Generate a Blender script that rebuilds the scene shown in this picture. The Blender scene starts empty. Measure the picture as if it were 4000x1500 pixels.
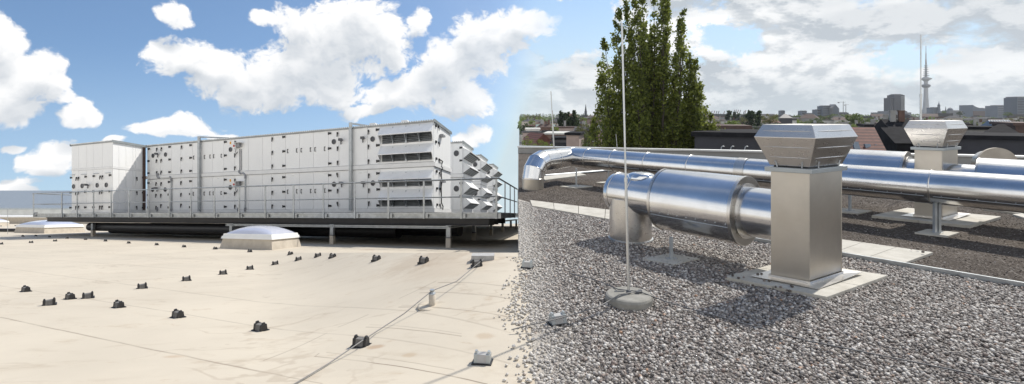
import bpy, math, random
import numpy as np
from math import sin, cos, pi, radians, sqrt, atan2, tan, atan
random.seed(7); np.random.seed(7)
SC = bpy.context.scene
COL = SC.collection
EYE = 1.65            # eye height above the gravel roof
F = 2000.0            # focal length in photo pixels (photo is 4000 wide)

# ------------------------------------------------------------------ camera
cam = bpy.data.cameras.new("camera"); cam_o = bpy.data.objects.new("camera", cam); COL.objects.link(cam_o)
cam_o.location = (0, 0, EYE); cam_o.rotation_euler = (radians(90), 0, 0)
cam.sensor_width = 36; cam.lens = 18.0; cam.shift_y = -305 / 4000
cam.clip_start = 0.05; cam.clip_end = 20000
SC.camera = cam_o
SC.view_settings.view_transform = 'Standard'; SC.view_settings.look = 'None'
SC.view_settings.exposure = 0.0; SC.view_settings.gamma = 1.0
SUN_AZ, SUN_EL = radians(48), radians(50)
HAZE = True

# ------------------------------------------------------------------ node helper
class N:
    def __init__(s, tree): s.t = tree
    def new(s, typ, **kw):
        n = s.t.nodes.new(typ)
        for k, v in kw.items(): setattr(n, k, v)
        return n
    def put(s, sock, v):
        if v is None: return
        if isinstance(v, bpy.types.NodeSocket): s.t.links.new(v, sock)
        else: sock.default_value = v
    def m(s, op, a, b=None, c=None, clamp=False):
        n = s.new('ShaderNodeMath', operation=op); n.use_clamp = clamp
        s.put(n.inputs[0], a); s.put(n.inputs[1], b); s.put(n.inputs[2], c); return n.outputs[0]
    def v(s, op, a, b=None, scale=None):
        n = s.new('ShaderNodeVectorMath', operation=op)
        s.put(n.inputs[0], a); s.put(n.inputs[1], b)
        if scale is not None: s.put(n.inputs['Scale'], scale)
        return n.outputs['Value'] if op in ('DOT_PRODUCT', 'LENGTH', 'DISTANCE') else n.outputs[0]
    def ss(s, x, a, b, lo=0.0, hi=1.0, typ='SMOOTHSTEP'):
        n = s.new('ShaderNodeMapRange', interpolation_type=typ)
        s.put(n.inputs[0], x); s.put(n.inputs[1], a); s.put(n.inputs[2], b); s.put(n.inputs[3], lo); s.put(n.inputs[4], hi)
        return n.outputs[0]
    def mix(s, f, a, b, mode='MIX'):
        n = s.new('ShaderNodeMix', data_type='RGBA', blend_type=mode)
        s.put(n.inputs[0], f)
        for sock, val in ((n.inputs[6], a), (n.inputs[7], b)):
            if isinstance(val, tuple) and len(val) == 3: val = (*val, 1)
            s.put(sock, val)
        return n.outputs[2]
    def noise(s, vec, scale, detail=4, rough=0.55, dist=0.0):
        n = s.new('ShaderNodeTexNoise'); s.put(n.inputs['Vector'], vec)
        n.inputs['Scale'].default_value = scale; n.inputs['Detail'].default_value = detail
        n.inputs['Roughness'].default_value = rough; n.inputs['Distortion'].default_value = dist
        return n.outputs['Fac']
    def xyz(s, x, y, z):
        n = s.new('ShaderNodeCombineXYZ'); s.put(n.inputs[0], x); s.put(n.inputs[1], y); s.put(n.inputs[2], z); return n.outputs[0]
    def sep(s, vec):
        n = s.new('ShaderNodeSeparateXYZ'); s.put(n.inputs[0], vec); return n.outputs
    def ramp(s, f, stops):
        n = s.new('ShaderNodeValToRGB'); s.put(n.inputs[0], f)
        e = n.color_ramp.elements
        while len(e) < len(stops): e.new(0.5)
        for i, (p, c) in enumerate(stops):
            e[i].position = p; e[i].color = (*c, 1)
        return n.outputs[0]

# ------------------------------------------------------------------ sky (world)
def make_world():
    w = bpy.data.worlds.new("World"); SC.world = w; w.use_nodes = True
    t = w.node_tree; t.nodes.clear(); n = N(t)
    # cloud field of the left half: heaped clouds at given bearings (azimuth / elevation), broken up by noise
    g = bpy.data.node_groups.new("cloud_field", 'ShaderNodeTree')
    g.interface.new_socket("Vector", in_out='INPUT', socket_type='NodeSocketVector')
    g.interface.new_socket("Density", in_out='OUTPUT', socket_type='NodeSocketFloat')
    g.interface.new_socket("Body", in_out='OUTPUT', socket_type='NodeSocketFloat')
    q = N(g); gi = q.new('NodeGroupInput'); go = q.new('NodeGroupOutput')
    wn = q.new('ShaderNodeTexNoise'); q.put(wn.inputs['Vector'], gi.outputs[0]); wn.inputs['Scale'].default_value = 9; wn.inputs['Detail'].default_value = 4
    P = q.v('ADD', gi.outputs[0], q.v('MULTIPLY', q.v('SUBTRACT', wn.outputs['Color'], (0.5, 0.5, 0.5)), (0.075, 0.05, 0.0)))
    blobs = [(10,150,90,90),(30,330,150,75),(150,300,130,80),(230,340,80,60),(30,430,130,60),(310,455,75,38),(330,430,40,40),
      (690,500,170,26),(720,480,70,34),(860,520,60,18),(675,45,70,52),(650,215,90,72),(760,210,105,55),(860,260,120,70),
      (960,320,150,85),(1080,345,130,75),(1200,260,170,120),(1330,150,190,130),(1440,120,130,130),(1500,170,100,110),(1180,90,120,70),
      (1280,350,150,60),(1010,75,62,26),(1640,90,34,60),
      (1860,190,120,120),(1760,270,120,110),(1680,330,110,80),(1560,370,110,60),(1800,390,110,70),(1950,130,130,80),(2050,90,100,50),
      (1420,430,90,26),(230,600,80,50),(190,620,90,40),(60,575,45,16),(70,720,90,42),(40,760,60,40),(60,810,90,26),
      (1870,520,60,36),(1820,545,60,30),(440,545,40,14)]
    cur = None
    for (x, y, rx, ry) in blobs:
        u = (x - 2000) / F; vv = (445 - y) / F; U = atan(u); ca = cos(U); V = vv * ca
        rU = rx / F * ca * ca; rV = ry / F * ca
        d = q.v('SUBTRACT', P, (U, V, 0)); d = q.v('MULTIPLY', d, (1 / rU, 1 / rV, 0))
        o = q.v('DOT_PRODUCT', d, d)
        cur = o if cur is None else q.m('SMOOTH_MIN', cur, o, 0.35)
    base = q.m('SUBTRACT', 1.3, q.m('MINIMUM', cur, 3.2))
    n1 = q.noise(q.v('MULTIPLY', P, (1, 1.15, 1)), 19, 8, 0.60, 0.35)
    n2 = q.noise(q.v('MULTIPLY', P, (1, 1.1, 1)), 60, 5, 0.6, 0.2)
    nn = q.m('ADD', q.m('MULTIPLY', q.m('SUBTRACT', n1, 0.5), 3.6), q.m('MULTIPLY', q.m('SUBTRACT', n2, 0.5), 2.1))
    g.links.new(q.m('ADD', base, nn), go.inputs[0])
    g.links.new(q.m('ADD', base, q.m('MULTIPLY', q.m('SUBTRACT', q.noise(P, 15, 2, 0.5), 0.5), 2.4)), go.inputs[1])
    # directions
    tc = n.new('ShaderNodeTexCoord'); D = tc.outputs['Generated']
    x, y, z = n.sep(D)
    U = n.m('ARCTAN2', x, y)
    r = n.m('MAXIMUM', n.m('SQRT', n.m('ADD', n.m('MULTIPLY', x, x), n.m('MULTIPLY', y, y))), 0.02)
    V = n.m('DIVIDE', z, r)
    leftness = n.ss(U, 0.06, -0.08)
    lift = n.m('MULTIPLY', n.m('MULTIPLY', leftness, n.ss(U, -1.6, -1.2)), 0.21)
    Ve = n.m('ADD', V, lift)
    zz = n.m('MAXIMUM', n.m('ADD', z, lift), 0.03)
    sky = n.new('ShaderNodeTexSky'); sky.sky_type = 'NISHITA'; sky.sun_disc = False
    sky.sun_elevation = SUN_EL; sky.sun_rotation = SUN_AZ; sky.altitude = 50; sky.air_density = 1.0; sky.dust_density = 0.6; sky.ozone_density = 2.2
    n.put(sky.inputs[0], n.v('NORMALIZE', n.xyz(x, y, zz)))
    skyc = n.mix(1.0, sky.outputs[0], (1.25, 1.36, 1.42), 'MULTIPLY')
    # pale blue towards the horizon
    hz = n.ss(Ve, 0.34, 0.0)
    skyc = n.mix(n.m('MULTIPLY', hz, 0.62), skyc, (5.4, 7.0, 8.8))
    # left heaped clouds
    vec = n.xyz(U, V, 0.0)
    def field(v_):
        gn = n.new('ShaderNodeGroup'); gn.node_tree = g; n.put(gn.inputs[0], v_); return gn.outputs
    d0 = field(vec)[0]; f1 = field(n.v('ADD', vec, (0.004, 0.014, 0))); d1 = f1[0]; f2 = field(n.v('ADD', vec, (0.008, 0.042, 0)))[1]
    aL = n.m('MULTIPLY', n.ss(d0, -0.35, 0.55), n.ss(U, 0.16, 0.02))
    shade = n.m('ADD', n.m('MULTIPLY', n.ss(f2, -0.1, 1.5), 0.72), n.m('MULTIPLY', n.ss(n.m('SUBTRACT', d1, d0), -0.5, 0.9), 0.24))
    cL = n.mix(shade, (10.4, 10.4, 10.4), (5.8, 6.3, 6.9))
    # right: broken overcast in layers
    pr = n.v('MULTIPLY', vec, (1.0, 1.9, 1.0))
    r1 = n.noise(pr, 6.5, 10, 0.62, 0.15)
    r1b = n.noise(n.v('ADD', pr, (0.008, 0.040, 0.0)), 6.5, 10, 0.62, 0.15)
    r2 = n.noise(n.v('MULTIPLY', vec, (1.0, 3.4, 1.0)), 3.1, 5, 0.5, 0.1)
    covU = n.ss(U, -0.02, 0.14)
    gw = n.m('MULTIPLY', n.m('SUBTRACT', n.noise(vec, 14, 6, 0.65), 0.5), 2.6)
    gapA = n.ss(n.m('ADD', gw, n.v('LENGTH', n.v('MULTIPLY', n.v('SUBTRACT', vec, (0.10, 0.185, 0)), (1/0.15, 1/0.075, 0)))), 0.2, 1.3, 0.36, 0)
    gapB = n.ss(n.m('ADD', gw, n.v('LENGTH', n.v('MULTIPLY', n.v('SUBTRACT', vec, (0.385, 0.135, 0)), (1/0.07, 1/0.05, 0)))), 0.3, 1.1, 0.26, 0)
    gapC = n.ss(n.m('ADD', gw, n.v('LENGTH', n.v('MULTIPLY', n.v('SUBTRACT', vec, (0.65, 0.085, 0)), (1/0.07, 1/0.05, 0)))), 0.3, 1.1, 0.22, 0)
    cover = n.m('SUBTRACT', r1, n.m('ADD', gapA, n.m('ADD', gapB, gapC)))
    back = n.ss(n.m('ABSOLUTE', U), 1.05, 1.5)               # round the sides and behind: overcast gives way to the added cloud bank
    cover = n.m('ADD', cover, n.ss(V, 0.10, 0.0, 0.0, 0.10))
    aR = n.m('MULTIPLY', n.ss(cover, 0.30, 0.46), n.m('MAXIMUM', covU, back))
    rel = n.ss(n.m('SUBTRACT', r1b, r1), -0.06, 0.09)
    dark = n.m('ADD', n.m('MULTIPLY', n.ss(r2, 0.38, 0.60), 0.55), n.m('MULTIPLY', rel, 0.72), clamp=True)
    cR = n.mix(dark, (10.9, 10.9, 10.8), (5.2, 5.7, 6.2))
    # bright cloud bank added behind the viewer to fill facades; low sides, high back
    cr2 = n.noise(n.v('MULTIPLY', vec, (1.0, 1.6, 1.0)), 3.3, 6, 0.6, 0.3)
    topV = n.ss(n.m('ABSOLUTE', U), 2.0, 2.7, 0.36, 1.25)
    aB = n.m('MULTIPLY', n.ss(n.m('ADD', n.m('SUBTRACT', topV, V), n.m('MULTIPLY', n.m('SUBTRACT', cr2, 0.5), 1.2)), -0.08, 0.12), back)
    # low pale band above the city
    bandm = n.m('MULTIPLY', n.ss(V, 0.10, 0.0), n.ss(U, -0.1, 0.2))
    c = n.mix(n.m('MULTIPLY', aR, n.ss(n.m('ABSOLUTE', U), 1.5, 1.1)), skyc, cR)
    c = n.mix(aB, c, n.mix(n.ss(cr2, 0.3, 0.7), (12.4, 12.3, 12.0), (9.4, 9.6, 9.9)))
    c = n.mix(n.m('MULTIPLY', bandm, 0.55), c, (6.3, 7.1, 7.6))
    c = n.mix(aL, c, cL)
    bg = n.new('ShaderNodeBackground'); n.put(bg.inputs[0], c); bg.inputs[1].default_value = 0.1
    out = n.new('ShaderNodeOutputWorld'); t.links.new(bg.outputs[0], out.inputs[0])
    w.cycles.sampling_method = 'MANUAL'; w.cycles.sample_map_resolution = 512
make_world()

sun = bpy.data.lights.new("sun", 'SUN'); sun.energy = 4.7; sun.angle = radians(0.7); sun.color = (1.0, 0.95, 0.87)
sun_o = bpy.data.objects.new("sun", sun); COL.objects.link(sun_o)
sun_o.rotation_euler = (radians(90) - SUN_EL, 0, -SUN_AZ + pi)   # points from the sun towards the roof
sun_o.location = (30, 30, 60)

# ------------------------------------------------------------------ mesh builder and tagging
ORG = {}
class MB:
    def __init__(s): s.v = []; s.f = []; s.sm = []
    def add(s, vs, fs, smooth=False):
        o = len(s.v); s.v += [tuple(p) for p in vs]
        for f in fs: s.f.append(tuple(o + i for i in f)); s.sm.append(smooth)
        return s
    def box(s, x0, x1, y0, y1, z0, z1, fn=None, top=None):
        """axis box; fn maps local to world; top=(dx,dy) shrinks the top face"""
        tx, ty = top or (0, 0)
        p = [(x0,y0,z0),(x1,y0,z0),(x1,y1,z0),(x0,y1,z0),(x0+tx,y0+ty,z1),(x1-tx,y0+ty,z1),(x1-tx,y1-ty,z1),(x0+tx,y1-ty,z1)]
        if fn: p = [fn(*q) for q in p]
        return s.add(p, [(0,3,2,1),(4,5,6,7),(0,1,5,4),(1,2,6,5),(2,3,7,6),(3,0,4,7)])
    def prism(s, poly, fn0, fn1):
        n = len(poly); p = [fn0(*q) for q in poly] + [fn1(*q) for q in poly]
        fs = [tuple(range(n))[::-1], tuple(range(n, 2*n))]
        fs += [(i, (i+1) % n, n + (i+1) % n, n + i) for i in range(n)]
        return s.add(p, fs)
    def tube(s, pts, rad, seg=12, caps=True, smooth=True, split=False):
        pts = [np.array(p, float) for p in pts]; n = len(pts)
        rad = list(rad) if hasattr(rad, '__len__') else [rad] * n
        tang = []
        for i in range(n):
            a = pts[max(i-1, 0)]; b = pts[min(i+1, n-1)]
            if 0 < i < n-1:
                t1 = pts[i]-a; t2 = b-pts[i]
                l1 = np.linalg.norm(t1); l2 = np.linalg.norm(t2)
                t = (t1/l1 if l1 > 1e-9 else 0) + (t2/l2 if l2 > 1e-9 else 0)
            else: t = b - a
            tang.append(t / max(np.linalg.norm(t), 1e-12))
        up = np.array((0, 0, 1.)) if abs(tang[0][2]) < 0.9 else np.array((0.6, 0.8, 0))
        nx = np.cross(tang[0], up); nx /= np.linalg.norm(nx)
        rings = []
        for i in range(n):
            t = tang[i]; nx = nx - t * np.dot(nx, t); nx /= np.linalg.norm(nx); ny = np.cross(t, nx)
            k = 1.0; bend = None
            if 0 < i < n-1:
                t1 = pts[i]-pts[i-1]; t1 /= max(np.linalg.norm(t1), 1e-12)
                c = max(0.5, float(np.dot(t1, t)))
                bd = t1 - t*np.dot(t1, t); lb = np.linalg.norm(bd)
                if lb > 1e-4: bend = bd / lb; k = 1/c
            ring = []
            for j in range(seg):
                a = 2*pi*j/seg; d = (nx*cos(a) + ny*sin(a)) * rad[i]
                if bend is not None: d = d + bend*np.dot(d, bend)*(k-1)
                ring.append(pts[i] + d)
            rings.append(ring)
        if split:
            for i in range(n-1):
                vs = rings[i] + rings[i+1]
                s.add(vs, [(j, (j+1) % seg, seg+(j+1) % seg, seg+j) for j in range(seg)], smooth)
        else:
            vs = [p for r in rings for p in r]
            s.add(vs, [(i*seg+j, i*seg+(j+1) % seg, (i+1)*seg+(j+1) % seg, (i+1)*seg+j) for i in range(n-1) for j in range(seg)], smooth)
        if caps:
            s.add(rings[0], [tuple(range(seg))[::-1]]); s.add(rings[-1], [tuple(range(seg))])
        return s
    def lathe(s, prof, c, seg=24, smooth=True, fn=None):
        vs = []
        for (r, z) in prof:
            for j in range(seg):
                a = 2*pi*j/seg; p = (c[0]+r*cos(a), c[1]+r*sin(a), c[2]+z); vs.append(fn(*p) if fn else p)
        m = len(prof)
        s.add(vs, [(i*seg+j, i*seg+(j+1) % seg, (i+1)*seg+(j+1) % seg, (i+1)*seg+j) for i in range(m-1) for j in range(seg)], smooth)
        s.add(vs[:seg], [tuple(range(seg))[::-1]]); s.add(vs[-seg:], [tuple(range(seg))])
        return s
    def build(s, name, mat, parent=None, org=None, kind=None, bevel=0):
        o0 = ORG.get(parent.name, (0, 0, 0)) if parent else (tuple(org) if org is not None else (0, 0, 0))
        me = bpy.data.meshes.new(name)
        me.from_pydata([(p[0]-o0[0], p[1]-o0[1], p[2]-o0[2]) for p in s.v], [], s.f)
        me.polygons.foreach_set('use_smooth', s.sm)
        me.materials.append(mat); me.update()
        o = bpy.data.objects.new(name, me); COL.objects.link(o)
        if parent: o.parent = parent; ORG[o.name] = o0
        else: o.location = o0; ORG[o.name] = o0
        if kind: o['kind'] = kind
        if bevel:
            b = o.modifiers.new("bevel", 'BEVEL'); b.width = bevel; b.segments = 2; b.limit_method = 'ANGLE'
        return o
def tag(o, label, cat, group=None, kind=None):
    o['label'] = label; o['category'] = cat
    if group: o['group'] = group
    if kind: o['kind'] = kind
    return o
def thing(name, loc, label, cat, group=None):
    o = bpy.data.objects.new(name, None); COL.objects.link(o); o.location = loc; ORG[o.name] = tuple(loc)
    o.empty_display_size = 0.1
    return tag(o, label, cat, group)
def copy_tree(o, parent=None):
    c = o.copy(); COL.objects.link(c)
    if parent: c.parent = parent
    for ch in [k for k in o.children]: copy_tree(ch, c)
    return c

# ------------------------------------------------------------------ materials
def mat(name, build):
    m = bpy.data.materials.new(name); m.use_nodes = True; t = m.node_tree; t.nodes.clear(); n = N(t)
    out = n.new('ShaderNodeOutputMaterial'); b = n.new('ShaderNodeBsdfPrincipled'); t.links.new(b.outputs[0], out.inputs[0])
    build(n, b); return m
def bump(n, b, h, strength=0.3, dist=0.01):
    k = n.new('ShaderNodeBump'); k.inputs['Strength'].default_value = strength; k.inputs['Distance'].default_value = dist
    n.put(k.inputs['Height'], h); n.put(b.inputs['Normal'], k.outputs[0])
def objc(n): return n.new('ShaderNodeTexCoord').outputs['Object']
def geop(n): return n.new('ShaderNodeNewGeometry').outputs['Position']
def island(n): return n.new('ShaderNodeNewGeometry').outputs['Random Per Island']
def simple(name, col, rough=0.6, metal=0.0, var=0.12, scale=3.0, bmp=0.0, spec=0.5):
    def f(n, b):
        p = geop(n); k = n.noise(p, scale, 5, 0.6)
        c = n.mix(n.ss(k, 0.3, 0.7), tuple(x*(1-var) for x in col), tuple(min(1, x*(1+var)) for x in col))
        n.put(b.inputs['Base Color'], c); b.inputs['Roughness'].default_value = rough; b.inputs['Metallic'].default_value = metal
        b.inputs['Specular IOR Level'].default_value = spec
        if bmp: bump(n, b, n.noise(p, scale*8, 3), bmp, 0.004)
    return mat(name, f)
def sheet_metal(name, col, rough, streak=0.12, wav=0.25, aniso=0.0, tint=None, stretch=(1, 1, 1)):
    def f(n, b):
        p = n.v('MULTIPLY', geop(n), stretch)
        k = n.noise(p, 2.2, 6, 0.62); k2 = n.noise(n.v('MULTIPLY', p, (1, 1, 4)), 14, 4, 0.6)
        c = n.mix(n.ss(k, 0.3, 0.72), tuple(x*0.86 for x in col), col)
        if tint: c = n.mix(n.m('MULTIPLY', n.ss(n.noise(p, 1.3, 4), 0.35, 0.7), 0.6), c, tint)
        n.put(b.inputs['Base Color'], c); b.inputs['Metallic'].default_value = 1.0
        n.put(b.inputs['Roughness'], n.m('ADD', n.m('MULTIPLY', k2, streak), rough - streak/2))
        b.inputs['Anisotropic'].default_value = aniso
        if wav: bump(n, b, n.noise(p, 2.2, 1, 0.4), wav*10, 0.004)
    return mat(name, f)
M = {}
M['duct'] = sheet_metal('bright_duct_sheet', (0.80, 0.80, 0.80), 0.20, 0.14, 0.04)
M['stack'] = sheet_metal('dull_stack_sheet', (0.55, 0.515, 0.46), 0.40, 0.12, 0.03, tint=(0.48, 0.43, 0.36))
M['head'] = sheet_metal('hood_sheet', (0.70, 0.675, 0.64), 0.28, 0.05, 0)
M['cap'] = simple('grey_cap_flange', (0.40, 0.43, 0.44), 0.45, 0.6, 0.08)
M['galv'] = simple('galvanised_steel', (0.44, 0.465, 0.48), 0.42, 0.55, 0.14, 6)
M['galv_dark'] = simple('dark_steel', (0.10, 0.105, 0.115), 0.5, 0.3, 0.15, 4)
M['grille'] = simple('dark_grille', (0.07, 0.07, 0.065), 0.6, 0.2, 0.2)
M['galv_black'] = simple('shade_black_steel', (0.03, 0.03, 0.034), 0.5, 0.1, 0.15, 4)  # girder colour made near-black to deepen the shade under the platform
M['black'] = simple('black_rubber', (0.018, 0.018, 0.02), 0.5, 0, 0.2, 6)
M['darkgrey'] = simple('dark_grey_plastic', (0.09, 0.09, 0.10), 0.45)
M['grey'] = simple('grey_plastic', (0.27, 0.275, 0.29), 0.45)
M['white_plastic'] = simple('white_plastic', (0.82, 0.82, 0.80), 0.4, 0, 0.03)
M['orange'] = simple('orange_sign', (0.80, 0.36, 0.02), 0.5, 0, 0.04)
M['red'] = simple('red_knob', (0.55, 0.03, 0.02), 0.4, 0, 0.05)
M['yellow'] = simple('yellow_plate', (0.78, 0.55, 0.05), 0.5, 0, 0.05)
M['wire'] = simple('aluminium_wire', (0.20, 0.195, 0.19), 0.6, 0.2, 0.1)
M['rod'] = simple('aluminium_rod', (0.60, 0.60, 0.58), 0.35, 0.8, 0.08)
M['glassdark'] = simple('porthole_glass', (0.06, 0.063, 0.07), 0.15, 0, 0.1)
def f_panel(n, b):
    p = geop(n); k = n.noise(n.v('MULTIPLY', p, (1, 1, 0.35)), 1.3, 6, 0.62)
    r = island(n)
    c = n.mix(n.ss(k, 0.3, 0.75), (0.86, 0.86, 0.85), (0.90, 0.90, 0.885))
    c = n.mix(n.m('MULTIPLY', r, 0.16), c, (0.74, 0.75, 0.76))
    n.put(b.inputs['Base Color'], c); b.inputs['Roughness'].default_value = 0.42; bump(n, b, n.noise(p, 1.1, 3), 0.12, 0.02)
M['panel'] = mat('white_coated_panel', f_panel)
M['panel_trim'] = simple('white_trim', (0.80, 0.80, 0.79), 0.4, 0, 0.04)
M['panel_gap'] = simple('panel_joint', (0.50, 0.50, 0.50), 0.7, 0, 0.1)
M['hood_white'] = simple('hood_white_sheet', (0.82, 0.825, 0.82), 0.38, 0, 0.04)
M['roofsheet'] = simple('profiled_roof_sheet', (0.42, 0.43, 0.43), 0.5, 0.2, 0.12)
def f_conc(n, b):
    p = geop(n); k = n.noise(p, 9, 7, 0.65); k2 = n.noise(p, 70, 3)
    c = n.mix(n.ss(k, 0.3, 0.7), (0.22, 0.213, 0.19), (0.31, 0.298, 0.268))
    n.put(b.inputs['Base Color'], n.mix(n.m('MULTIPLY', n.ss(k2, 0.55, 0.75), 0.35), c, (0.20, 0.19, 0.18)))
    b.inputs['Roughness'].default_value = 0.85; bump(n, b, k2, 0.35, 0.003)
M['concrete'] = mat('weathered_concrete', f_conc)
def f_block(n, b):
    p = objc(n); k = n.noise(p, 30, 6, 0.65)
    n.put(b.inputs['Base Color'], n.mix(n.ss(k, 0.3, 0.7), (0.115, 0.11, 0.105), (0.19, 0.183, 0.175))); b.inputs['Roughness'].default_value = 0.8
M['block'] = mat('dark_concrete_block', f_block)
M['block_pale'] = simple('pale_concrete_block', (0.40, 0.395, 0.385), 0.8, 0, 0.12, 12)
def f_paver(n, b):
    p = geop(n); k = n.noise(p, 4, 7, 0.65); k2 = n.noise(p, 55, 3)
    c = n.mix(n.ss(k, 0.28, 0.72), (0.43, 0.405, 0.35), (0.56, 0.535, 0.475))
    c = n.mix(n.m('MULTIPLY', n.ss(k2, 0.58, 0.75), 0.3), c, (0.28, 0.26, 0.23))
    n.put(b.inputs['Base Color'], c); b.inputs['Roughness'].default_value = 0.85; bump(n, b, k2, 0.2, 0.002)
M['paver'] = mat('sandy_paver', f_paver)
def f_dome(n, b):
    n.put(b.inputs['Base Color'], n.mix(n.noise(geop(n), 2.0, 4), (0.44, 0.46, 0.55), (0.52, 0.54, 0.64)))
    b.inputs['Roughness'].default_value = 0.12; b.inputs['Coat Weight'].default_value = 0.3
    b.inputs['Subsurface Weight'].default_value = 0.0
M['dome'] = mat('opal_acrylic', f_dome)
def f_curb(n, b):
    p = geop(n); k = n.noise(p, 3.5, 6, 0.65)
    n.put(b.inputs['Base Color'], n.mix(n.ss(k, 0.3, 0.7), (0.45, 0.40, 0.33), (0.55, 0.495, 0.415))); b.inputs['Roughness'].default_value = 0.8
M['curb'] = mat('beige_curb_membrane', f_curb)
def f_leaf(a, c_):
    def f(n, b):
        r = island(n); k = n.noise(geop(n), 0.5, 3)
        n.put(b.inputs['Base Color'], n.mix(n.m('ADD', n.m('MULTIPLY', r, 0.65), n.m('MULTIPLY', k, 0.4), clamp=True), a, c_))
        b.inputs['Roughness'].default_value = 0.55; b.inputs['Specular IOR Level'].default_value = 0.35
        tr = n.new('ShaderNodeBsdfTranslucent'); n.put(tr.inputs[0], n.mix(r, tuple(x*1.7 for x in a), tuple(x*1.7 for x in c_)))
        mx = n.new('ShaderNodeMixShader'); mx.inputs[0].default_value = 0.45
        out = [k_ for k_ in n.t.nodes if k_.type == 'OUTPUT_MATERIAL'][0]
        n.t.links.new(b.outputs[0], mx.inputs[1]); n.t.links.new(tr.outputs[0], mx.inputs[2]); n.t.links.new(mx.outputs[0], out.inputs[0])
    return f
M['leaf_poplar'] = mat('poplar_leaves', f_leaf((0.034, 0.05, 0.013), (0.23, 0.26, 0.05)))
M['leaf_dark'] = mat('dark_leaves', f_leaf((0.020, 0.034, 0.016), (0.045, 0.066, 0.024)))
M['leaf_mid'] = mat('green_leaves', f_leaf((0.05, 0.075, 0.022), (0.115, 0.15, 0.04)))
M['leaf_bright'] = mat('spring_leaves', f_leaf((0.085, 0.125, 0.022), (0.17, 0.21, 0.045)))
M['leaf_olive'] = mat('olive_leaves', f_leaf((0.075, 0.078, 0.028), (0.15, 0.15, 0.055)))
M['bark'] = simple('bark', (0.055, 0.045, 0.035), 0.9, 0, 0.25, 8, 0.4)
M['wall_white'] = simple('white_render', (0.60, 0.59, 0.55), 0.85, 0, 0.10, 0.6)
M['wall_grey'] = simple('grey_render', (0.33, 0.325, 0.31), 0.85, 0, 0.12, 0.6)
M['wall_beige'] = simple('beige_render', (0.46, 0.41, 0.35), 0.85, 0, 0.12, 0.6)
M['wall_pink'] = simple('dusty_pink_render', (0.38, 0.30, 0.27), 0.85, 0, 0.10, 0.6)
M['wall_brick'] = simple('dark_brick', (0.14, 0.085, 0.065), 0.9, 0, 0.2, 1.5)
M['roof_black'] = simple('bitumen_roof', (0.016, 0.016, 0.019), 0.9, 0, 0.3, 1.2, 0, 0.12)
M['roof_navy'] = simple('slate_cladding', (0.022, 0.023, 0.032), 0.6, 0, 0.2, 1.0)
M['roof_grey'] = simple('grey_roof', (0.095, 0.095, 0.097), 0.9, 0, 0.25, 1.0, 0, 0.2)
M['roof_brown'] = simple('brown_roof', (0.09, 0.055, 0.045), 0.8, 0, 0.2, 1.0)
M['roof_green'] = simple('patinated_copper', (0.17, 0.24, 0.22), 0.7, 0, 0.15, 0.8)
def f_tile(n, b):
    p = objc(n); x, y, z = n.sep(p)
    w = n.new('ShaderNodeTexWave', wave_type='BANDS', bands_direction='Z'); n.put(w.inputs[0], p); w.inputs['Scale'].default_value = 1.1; w.inputs['Distortion'].default_value = 0.4
    k = n.noise(p, 2.0, 5); c = n.mix(n.ss(k, 0.3, 0.7), (0.115, 0.042, 0.031), (0.18, 0.068, 0.048))
    c = n.mix(n.m('MULTIPLY', n.ss(w.outputs[1], 0.5, 0.85), 0.8), c, (0.04, 0.016, 0.014))
    n.put(b.inputs['Base Color'], c); b.inputs['Roughness'].default_value = 0.8
M['roof_tile'] = mat('red_roof_tiles', f_tile)
def f_win(n, b):
    b.inputs['Base Color'].default_value = (0.03, 0.035, 0.045, 1); b.inputs['Roughness'].default_value = 0.1
M['window'] = mat('window_glass', f_win)
M['far_tower'] = simple('dark_office_cladding', (0.045, 0.045, 0.055), 0.5, 0, 0.1, 0.02)
M['far_blue'] = simple('blue_grey_facade', (0.10, 0.12, 0.15), 0.5, 0, 0.15, 0.02)
M['far_pale'] = simple('pale_facade', (0.36, 0.36, 0.35), 0.6, 0, 0.15, 0.02)
M['far_mid'] = simple('mid_grey_facade', (0.20, 0.20, 0.205), 0.6, 0, 0.2, 0.02)
M['tower_concrete'] = simple('tower_concrete', (0.40, 0.40, 0.40), 0.7, 0, 0.05, 0.05)
M['crane'] = simple('crane_steel', (0.16, 0.15, 0.15), 0.6, 0, 0.1, 0.1)
M['crane_red'] = simple('crane_red_steel', (0.24, 0.13, 0.12), 0.6, 0, 0.1, 0.1)

M['duct_dull'] = sheet_metal('weathered_zinc', (0.66, 0.67, 0.67), 0.45, 0.1, 0.05)
M['window_pale'] = simple('sky_reflecting_glass', (0.22, 0.26, 0.30), 0.12, 0.3, 0.05)
# ------------------------------------------------------------------ the two roofs
HL, SL = 1.0333, 0.1975            # left roof: drop below the eye line and fall away from the viewer
ZL0 = EYE - HL
def ramp_t(u):
    t = min(1.0, max(0.0, (u + 0.5) / 0.51)); return t*t*(3-2*t)
def leftpars(u):
    t = ramp_t(u); return HL + (EYE-HL)*t, SL*(1-t)
def zleft(X, Y): return ZL0 - SL*Y
def GL(x, y, h=0.0):
    """point on the left roof seen at photo pixel (x, y)"""
    u = (x-2000)/F
    hh, s = leftpars(u) if y > 986 else (HL, SL)
    Y = (hh-h) / ((y-445)/F - s); return np.array((u*Y, Y, EYE-hh-s*Y+h))
def G(x, y, z=0.0):
    Y = F*(EYE-z)/(y-445); return np.array(((x-2000)/F*Y, Y, z))
def P(x, y, Y): return np.array(((x-2000)/F*Y, Y, EYE-(y-445)/F*Y))

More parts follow.
